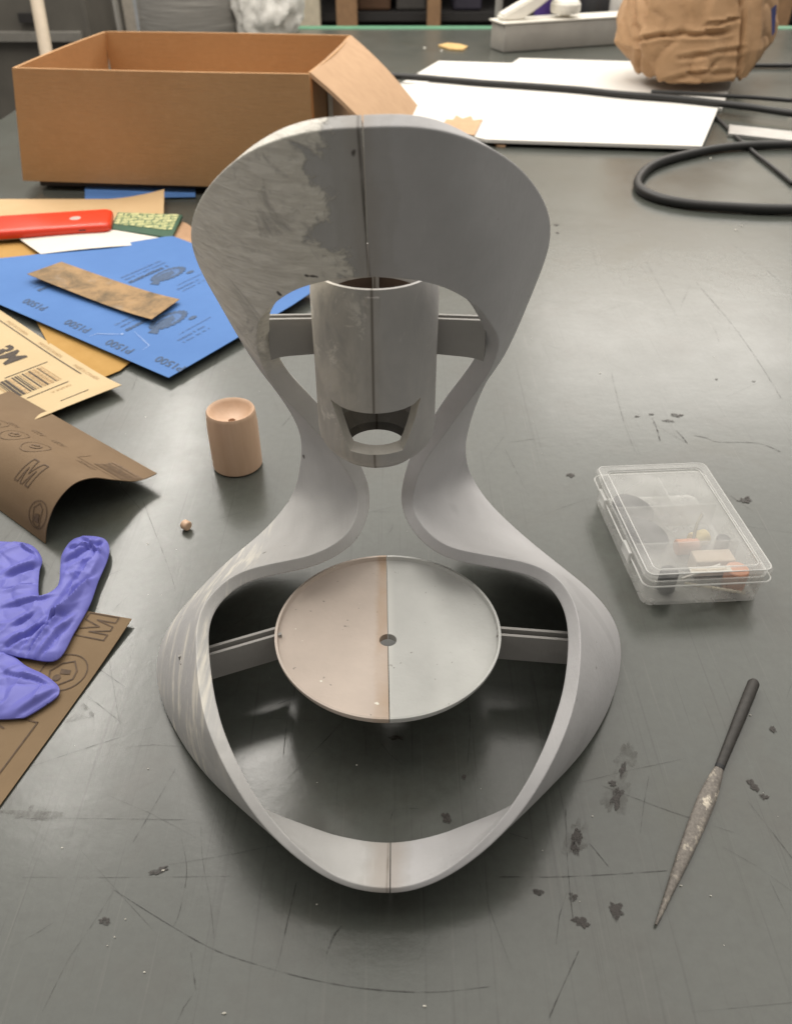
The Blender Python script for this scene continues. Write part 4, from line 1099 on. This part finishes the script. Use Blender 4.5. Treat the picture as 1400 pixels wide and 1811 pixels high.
v, f = loftrings([fsec(t, a, b_) for t, a, b_ in prof]); o = mk('blade', v, f, M_file, FI, True, 40)
v, f = loftrings([fsec(t, a, b_) for t, a, b_ in ((bl - .0005, .0023, .0014), (bl + .0015, .0025, .0017))]); mk('collar', v, f, M_blk, FI, True, 40)
v, f = loftrings([fsec(t, a, b_) for t, a, b_ in ((bl + .0012, .0024, .0016), (bl + .02, .0027, .0022), (FL - .03, .0031, .0029), (FL - .003, .0033, .0032), (FL - .0008, .0026, .0026), (FL, .0012, .0014))]); mk('handle', v, f, M_handle, FI, True, 40)

# ------------------------------------------------------------------ wooden plug and peg
k = NT('turned_wood'); gr = k.noise(1, 6, .6, vec=k.mapping((120, 120, 14)))
k.base(k.ramp(gr, .3, .72, (.53, .345, .225), (.62, .425, .29))); k.rough(.48); k.bump(gr, .15, .0005); M_wood = k.m
wc = pix(417, 834, 0) ; wc = Vector((wc.x, wc.y + .010, 0))
wr = .0189; wh = .0495
prof = [(.0005, .0004), (wr - .0012, .0004), (wr, .0016), (wr * 1.0, wh - .011), (wr * .985, wh - .0095), (wr * .97, wh - .003), (wr * .95, wh - .0008), (wr * .925, wh), (wr * .86, wh - .0006),
        (wr * .80, wh - .0022), (wr * .70, wh - .0050), (wr * .5, wh - .0078), (wr * .28, wh - .0092), (.0027, wh - .0096), (.0027, wh - .024), (.0005, wh - .024)]
v, f = lathe(prof, 56, centre=wc); o = mk('wooden_plug', v, f, M_wood, None, True, 35, origin=wc)
tag(o, 'turned wooden cylinder with a dished top and a small hole', 'wooden plug')
pc = pix(330, 936, 0)
v, f = tube_path([pc + Vector((-.0022, .0016, .0037)), pc + Vector((-.0016, .0012, .0037)), pc + Vector((.0016, -.0012, .0037)), pc + Vector((.0022, -.0016, .0037))], [.0028, .0035, .0035, .0028], 18)
o = mk('wooden_peg', v, f, M_wood, None, True, 35, origin=pc); tag(o, 'tiny round wooden peg lying alone on the bench', 'peg')

# ------------------------------------------------------------------ nitrile glove
k = NT('violet_nitrile'); k.base(k.ramp(k.noise(20, 4), .3, .7, (.128, .132, .45), (.152, .156, .51))); k.rough(.5); k.bump(k.noise(500, 2), .12, .0003)
k.b.inputs['Specular IOR Level'].default_value = .35; M_glove = k.m
def inside(p, poly_):
    c_ = False; j = len(poly_) - 1
    for i in range(len(poly_)):
        a, b_ = poly_[i], poly_[j]
        if (a.y > p.y) != (b_.y > p.y) and p.x < (b_.x - a.x) * (p.y - a.y) / (b_.y - a.y) + a.x: c_ = not c_
        j = i
    return c_
def near(p, poly_):
    best = 1e9; q = None
    for i in range(len(poly_)):
        a, b_ = poly_[i], poly_[(i + 1) % len(poly_)]; e = b_ - a
        t = max(0, min(1, (p - a).dot(e) / e.length_squared)); c_ = a + e * t; dd = (p - c_).length
        if dd < best: best = dd; q = c_
    return best, q
def puff(outline, z0, hgt, folds, seed):
    pl = catmull([Vector((p.x, p.y, 0)) for p in gp(outline)], 6, True)
    x0, x1 = min(p.x for p in pl), max(p.x for p in pl); y0, y1 = min(p.y for p in pl), max(p.y for p in pl)
    st_ = .0007; nx = int((x1 - x0) / st_) + 3; ny = int((y1 - y0) / st_) + 3
    idx = {}; V = []; F = []
    cellin = {}
    grid = {}
    for j in range(ny):
        for i in range(nx):
            p = Vector((x0 - st_ + i * st_, y0 - st_ + j * st_, 0)); grid[i, j] = (p, inside(p, pl))
    def vert(i, j):
        if (i, j) in idx: return idx[i, j]
        p, ins = grid[i, j]; dd, q = near(p, pl)
        if not ins or dd < st_ * .55: p2 = q; dd = 0
        else: p2 = p
        prof_ = 1 - math.exp(-dd / .0024)
        z = .30 * hgt + hgt * prof_
        ed = min(1, dd / .004)
        for (ax, ay), (bx, by), amp, wid in folds:
            a = pix(ax, ay, 0); b_ = pix(bx, by, 0); e = b_ - a; t = (p2 - a).dot(e) / e.length_squared; tt = max(0, min(1, t))
            r = (p2 - (a + e * tt)); sd_ = (e.x * r.y - e.y * r.x) / e.length + .0012 * noise.noise(p2 * 70 + Vector((0, 0, seed)))
            fall = math.exp(-((abs(t - .5) / .6) ** 4))
            z += ed * amp * fall * (max(0, 1 - math.sqrt(sd_ ** 2 + 1.5e-7) / (wid * (2.4 if sd_ > 0 else .8))) - .7 * max(0, 1 - abs(sd_ + wid * 1.1) / (wid * .8)))
        z += ed * .0006 * (abs(noise.noise(Vector((p2.x * 55 + p2.y * 50 + seed, p2.y * 90 - p2.x * 30, 1)))) * -2 + .5)
        al = (p2.x * .55 + p2.y * .83); ac = (p2.x * .83 - p2.y * .55) + .004 * noise.noise(Vector((p2.x * 60, p2.y * 60, seed)))
        z += ed * .0014 * ((1 - abs(noise.noise(Vector((ac * 70 + seed, al * 26, seed * 1.7))))) ** 7 - .35)
        z -= ed * .0008 * (1 - abs(noise.noise(Vector((al * 70 - seed, ac * 40, 5.5))))) ** 9
        idx[i, j] = len(V); V.append(Vector((p2.x, p2.y, z0 + max(.0008, z)))); return idx[i, j]
    for j in range(ny - 1):
        for i in range(nx - 1):
            cs_ = [(i, j), (i + 1, j), (i + 1, j + 1), (i, j + 1)]
            if sum(grid[c_][1] for c_ in cs_) >= 2 or grid[i, j][1]: F.append(tuple(vert(*c_) for c_ in cs_))
    # underside
    m = len(V); V += [Vector((p.x, p.y, z0)) for p in V[:m]]
    from collections import Counter
    ec = Counter(); 
    for f_ in F:
        for q in range(4): ec[tuple(sorted((f_[q], f_[(q + 1) % 4])))] += 1
    F2 = [tuple(m + i for i in reversed(f_)) for f_ in F]
    for f_ in F:
        for q in range(4):
            a, b_ = f_[q], f_[(q + 1) % 4]
            if ec[tuple(sorted((a, b_)))] == 1: F2.append((b_, a, m + a, m + b_))
    return V, F + F2
GL1 = [(112, 994), (122, 975), (135, 964), (162, 959), (186, 963), (196, 978), (192, 1002), (176, 1040), (162, 1080), (135, 1129), (105, 1177), (54, 1175), (10, 1166), (-70, 1150), (-70, 960), (0, 968), (43, 970), (65, 979), (78, 1000), (73, 1022), (72, 1062), (82, 1064), (106, 1046), (110, 1014)]
GL2 = [(-70, 1150), (10, 1160), (50, 1186), (81, 1201), (103, 1218), (108, 1230), (99, 1244), (54, 1273), (35, 1278), (-20, 1280), (-70, 1275)]
f1_ = [((185, 985), (100, 1110), .0038, .0035), ((170, 1040), (60, 1150), .0030, .0025), ((120, 1005), (185, 968), .0024, .0018), ((20, 1085), (90, 1068), .0022, .0022), ((22, 1150), (110, 1105), .0030, .0022), ((20, 1030), (72, 1010), .0036, .0030), ((30, 1120), (60, 1100), .0022, .0015), ((75, 1170), (130, 1110), .0022, .0020), ((125, 978), (170, 985), .0018, .0015), ((150, 1060), (60, 1165), .0024, .0012), ((60, 1050), (20, 1060), .0020, .0014), ((45, 975), (72, 1000), .0018, .0014), ((150, 965), (190, 1000), .0020, .0016)]
f2_ = [((30, 1275), (105, 1225), .0022, .0025), ((22, 1200), (90, 1215), .0018, .0020)]
v, f = gather([puff(GL1, .0046, .0028, f1_, 3), puff(GL2, .0032, .0026, f2_, 9)])
o = mk('rubber_glove', v, f, M_glove, None, True, 38, origin=pix(60, 1110, .003)); tag(o, 'crumpled violet blue nitrile glove lying on the flat brown sheet', 'glove')

# ------------------------------------------------------------------ things at the far end of the bench and behind it
M_grey = simple('grey_case_paint', (.30, .285, .26), .45, .1, 20); M_wplast = simple('white_plastic', (.74, .71, .64), .4, .05)
q0, q1 = pix(889, 94, 0), pix(1097, 79, 0); ex = (q1 - q0); ex = ex * 1.5; ey = Vector((-ex.y, ex.x, 0)).normalized() * .075
MB = empty('bench_device', q0 + ex * .5 + ey * .5); tag(MB, 'long grey metal bench device with a white knob and raised white lever', 'device')
from_bm('case', frame_box(q0 + Vector((0, 0, .001)), ex, ey, (0, 0, .060), .003), M_grey, MB, True, 40)
from_bm('top_plate', frame_box(q0 - ey * .03 - ex * .012 + Vector((0, 0, .0612)), ex * 1.02, ey * 1.06, (0, 0, .004), .0015), M_wplast, MB, True, 40)
kp = q0 + ex * .36 + ey * .45
v, f = lathe([(.001, .064), (.012, .064), (.012, .072), (.034, .074), (.037, .080), (.037, .094), (.031, .102), (.001, .103)], 28, centre=Vector((kp.x, kp.y, 0))); mk('knob', v, f, M_wplast, MB, True, 35)
l0 = q0 + ex * .045 + ey * .5
lv = [((-.020, .066), (-.020, .078)), ((.03, .064), (.03, .100)), ((.075, .088), (.075, .118)), ((.125, .118), (.125, .128))]
V = []; exn = ex.normalized(); eyn = ey.normalized()
for (x_, za), (_, zb_) in lv:
    for yo in (-.018, .018):
        for z_ in (za, zb_): V.append(Vector((l0.x, l0.y, z_)) + exn * x_ + eyn * yo)
F = []
for i in range(3):
    a = 4 * i; F += [(a, a + 1, a + 5, a + 4), (a + 2, a + 6, a + 7, a + 3), (a + 1, a + 3, a + 7, a + 5), (a, a + 4, a + 6, a + 2)]
F += [(0, 2, 3, 1), (12, 13, 15, 14)]
bm = bmesh.new(); bv = [bm.verts.new(p) for p in V]
for f_ in F: bm.faces.new([bv[i] for i in f_])
bmesh.ops.recalc_face_normals(bm, faces=bm.faces); bmesh.ops.bevel(bm, geom=bm.edges[:], offset=.004, segments=2, affect='EDGES')
from_bm('lever', bm, M_wplast, MB, True, 40)
# purple bottle and dark clutter behind the device
def stand(name, px, py, y, r, h, prof_, mat, label, cat):
    p = pix(px, py, y=y); c = Vector((p.x, p.y, 0.001)); v, f = lathe([(a * r, b_ * h) for a, b_ in prof_], 28, centre=c); o = mk(name, v, f, mat, None, True, 40, origin=c); return tag(o, label, cat)
bottle = [(.01, 0), (.95, 0), (1, .03), (1, .62), (.8, .72), (.4, .78), (.38, .92), (.42, .93), (.42, 1), (.01, 1)]
stand('bottle', 957, 30, 2.62, .022, .20, bottle, simple('purple_plastic', (.07, .035, .19), .4), 'purple plastic bottle standing behind the grey bench device', 'bottle')
stand('bottle', 880, 30, 2.62, .010, .22, bottle, simple('grey_plastic', (.28, .27, .25), .4), 'slim grey bottle standing beside the raised white lever', 'bottle')
stand('spray_can', 1050, 25, 2.62, .045, .16, bottle, simple('black_can', (.02, .02, .022), .4), 'black spray can standing between the grey bench device and the paper bag', 'can')
stand('spray_can', 1090, 25, 2.60, .030, .18, bottle, simple('white_can', (.55, .53, .50), .5), 'pale spray can standing close behind the paper bag', 'can')
# wrapped grey roll and white plastic bag behind the cardboard box
k = NT('grey_film_wrap'); wv = k.noise(1, 5, .6, vec=k.mapping((8, 8, 130))); k.base(k.ramp(wv, .3, .7, (.20, .19, .175), (.34, .325, .30))); k.rough(.35); k.bump(wv, .6, .003); M_film = k.m
rp = pix(338, 50, y=2.50); rc = Vector((rp.x, rp.y, .001)); v, f = lathe([(.01, 0), (.125, 0), (.130, .01), (.128, .10), (.131, .2), (.129, .32), (.01, .32)], 40, centre=rc)
o = mk('wrapped_roll', v, f, M_film, None, True, 40, origin=rc); tag(o, 'big grey roll wrapped in ribbed film behind the cardboard box', 'roll')
bm = bmesh.new(); bmesh.ops.create_icosphere(bm, subdivisions=5, radius=1)
wp = pix(470, 52, y=2.50)
for v_ in bm.verts:
    p = v_.co.copy(); a = abs(noise.noise(p * 2.1)); b_ = abs(noise.noise(p * 5 + Vector((3, 1, 2))))
    r = 1.05 - .35 * a - .18 * b_
    v_.co = Vector((wp.x, wp.y, .115)) + Vector((p.x * .105 * r, p.y * .085 * r, max(-.112, p.z * .17 * r)))
k = NT('white_film_bag'); k.base((.80, .78, .73)); k.rough(.3); k.bump(k.noise(25, 5, .6, dist=1), .6, .006); M_wbag = k.m
o = from_bm('plastic_bag', bm, M_wbag, None, True, 60, origin=(wp.x, wp.y, .003)); tag(o, 'crumpled white plastic bag behind the cardboard box', 'bag')
# shelf rack beyond the bench
SHF = empty('shelf_rack', (.2, 4.2, -.88)); tag(SHF, 'dark storage rack with wooden uprights standing beyond the bench', 'rack')
M_dark = simple('rack_dark', (.018, .016, .015), .7); M_wpost = simple('rack_wood', (.26, .15, .075), .7); M_cream2 = simple('rack_cream', (.50, .44, .33), .6)
from_bm('back_panel', frame_box((-.9, 4.45, -.88), (3.0, 0, 0), (0, .03, 0), (0, 0, 1.32)), M_dark, SHF)
for z in (-.6, -.15, .38): from_bm('shelf', frame_box((-.88, 4.0, z), (2.96, 0, 0), (0, .44, 0), (0, 0, .03)), M_dark, SHF)
for px, wd, m in ((547, .09, M_cream2), (613, .085, M_wpost), (766, .055, M_wpost), (1120, .07, M_wpost), (1375, .08, M_wpost)):
    x = pix(px, 25, y=3.96).x; from_bm('upright', frame_box((x - wd / 2, 3.93, -.88), (wd, 0, 0), (0, .06, 0), (0, 0, 1.32), .004), m, SHF)
def crate(px0, px1, z0_, hgt, mat, label, name='storage_box', y=4.05):
    x0, x1 = pix(px0, 25, y=y).x, pix(px1, 25, y=y).x
    bm = frame_box((x0, y, z0_), (x1 - x0, 0, 0), (0, .3, 0), (0, 0, hgt), .01); o = from_bm(name, bm, mat, None, origin=((x0 + x1) / 2, y + .15, z0_)); return tag(o, label, 'box')
crate(632, 690, -.118, .42, simple('brown_crate', (.085, .042, .02), .8), 'dark brown storage box on the rack between wooden uprights')
crate(700, 752, -.118, .16, simple('grey_crate', (.055, .05, .045), .7), 'low dark grey storage box on the rack')
crate(800, 850, -.118, .34, simple('violet_crate', (.030, .026, .040), .6), 'near black storage box on the rack behind the raised lever')
crate(985, 1040, -.118, .30, simple('pale_crate', (.30, .285, .27), .7), 'pale grey storage box on the rack behind the white knob')
# cabinet at the left, leaning white pole, steel post
CB = empty('machine_cabinet', (-1.9, 3.6, -.88)); tag(CB, 'dark grey workshop cabinet with a pale panel beyond the bench', 'cabinet')
from_bm('cabinet_body', frame_box((-2.9, 3.6, -.88), (1.75, 0, 0), (0, .5, 0), (0, 0, 1.6), .01), simple('cabinet_paint', (.10, .092, .078), .5, .2, 6), CB)
xa, xb = pix(85, 10, y=3.58).x, pix(120, 10, y=3.58).x
from_bm('pale_panel', frame_box((xa, 3.585, .015), (xb - xa, 0, 0), (0, .014, 0), (0, 0, .3)), simple('pale_panel', (.33, .28, .21), .6), CB)
from_bm('ledge', frame_box((-2.88, 3.56, -.16), (1.7, 0, 0), (0, .039, 0), (0, 0, .03)), simple('ledge_grey', (.19, .18, .16), .5), CB)
from_bm('handle', frame_box((pix(40, 60, y=3.58).x, 3.575, -.10), (.06, 0, 0), (0, .024, 0), (0, 0, .03)), M_dark, CB)
pa, pb = pix(82, 95, y=2.95), pix(58, -40, y=3.02)
pa2 = pa + (pa - pb) * 4.2
v, f = tube_path([pa2, pb + (pb - pa) * 1.5], .020, 14); o = mk('pole', v, f, simple('cream_pole', (.62, .52, .40), .5, .05), None, True, 40, origin=pa2); tag(o, 'cream pole leaning in front of the dark cabinet', 'pole')
x = pix(250, 25, y=2.90).x
PO = empty('steel_post', (x, 2.93, -.88)); tag(PO, 'bright steel post between the cabinet and the wrapped roll', 'post')
M_steel = simple('post_steel', (.42, .43, .44), .35, .1, metal=.4)
from_bm('post', frame_box((x - .022, 2.90, -.88), (.044, 0, 0), (0, .04, 0), (0, 0, 2.0), .004), M_steel, PO)
from_bm('guide_rail', frame_box((x + .032, 2.91, -.88), (.014, 0, 0), (0, .03, 0), (0, 0, 2.0), .003), M_steel, PO)
from_bm('guide_rail', frame_box((x - .085, 2.91, -.88), (.010, 0, 0), (0, .03, 0), (0, 0, 2.0), .003), M_grey, PO)
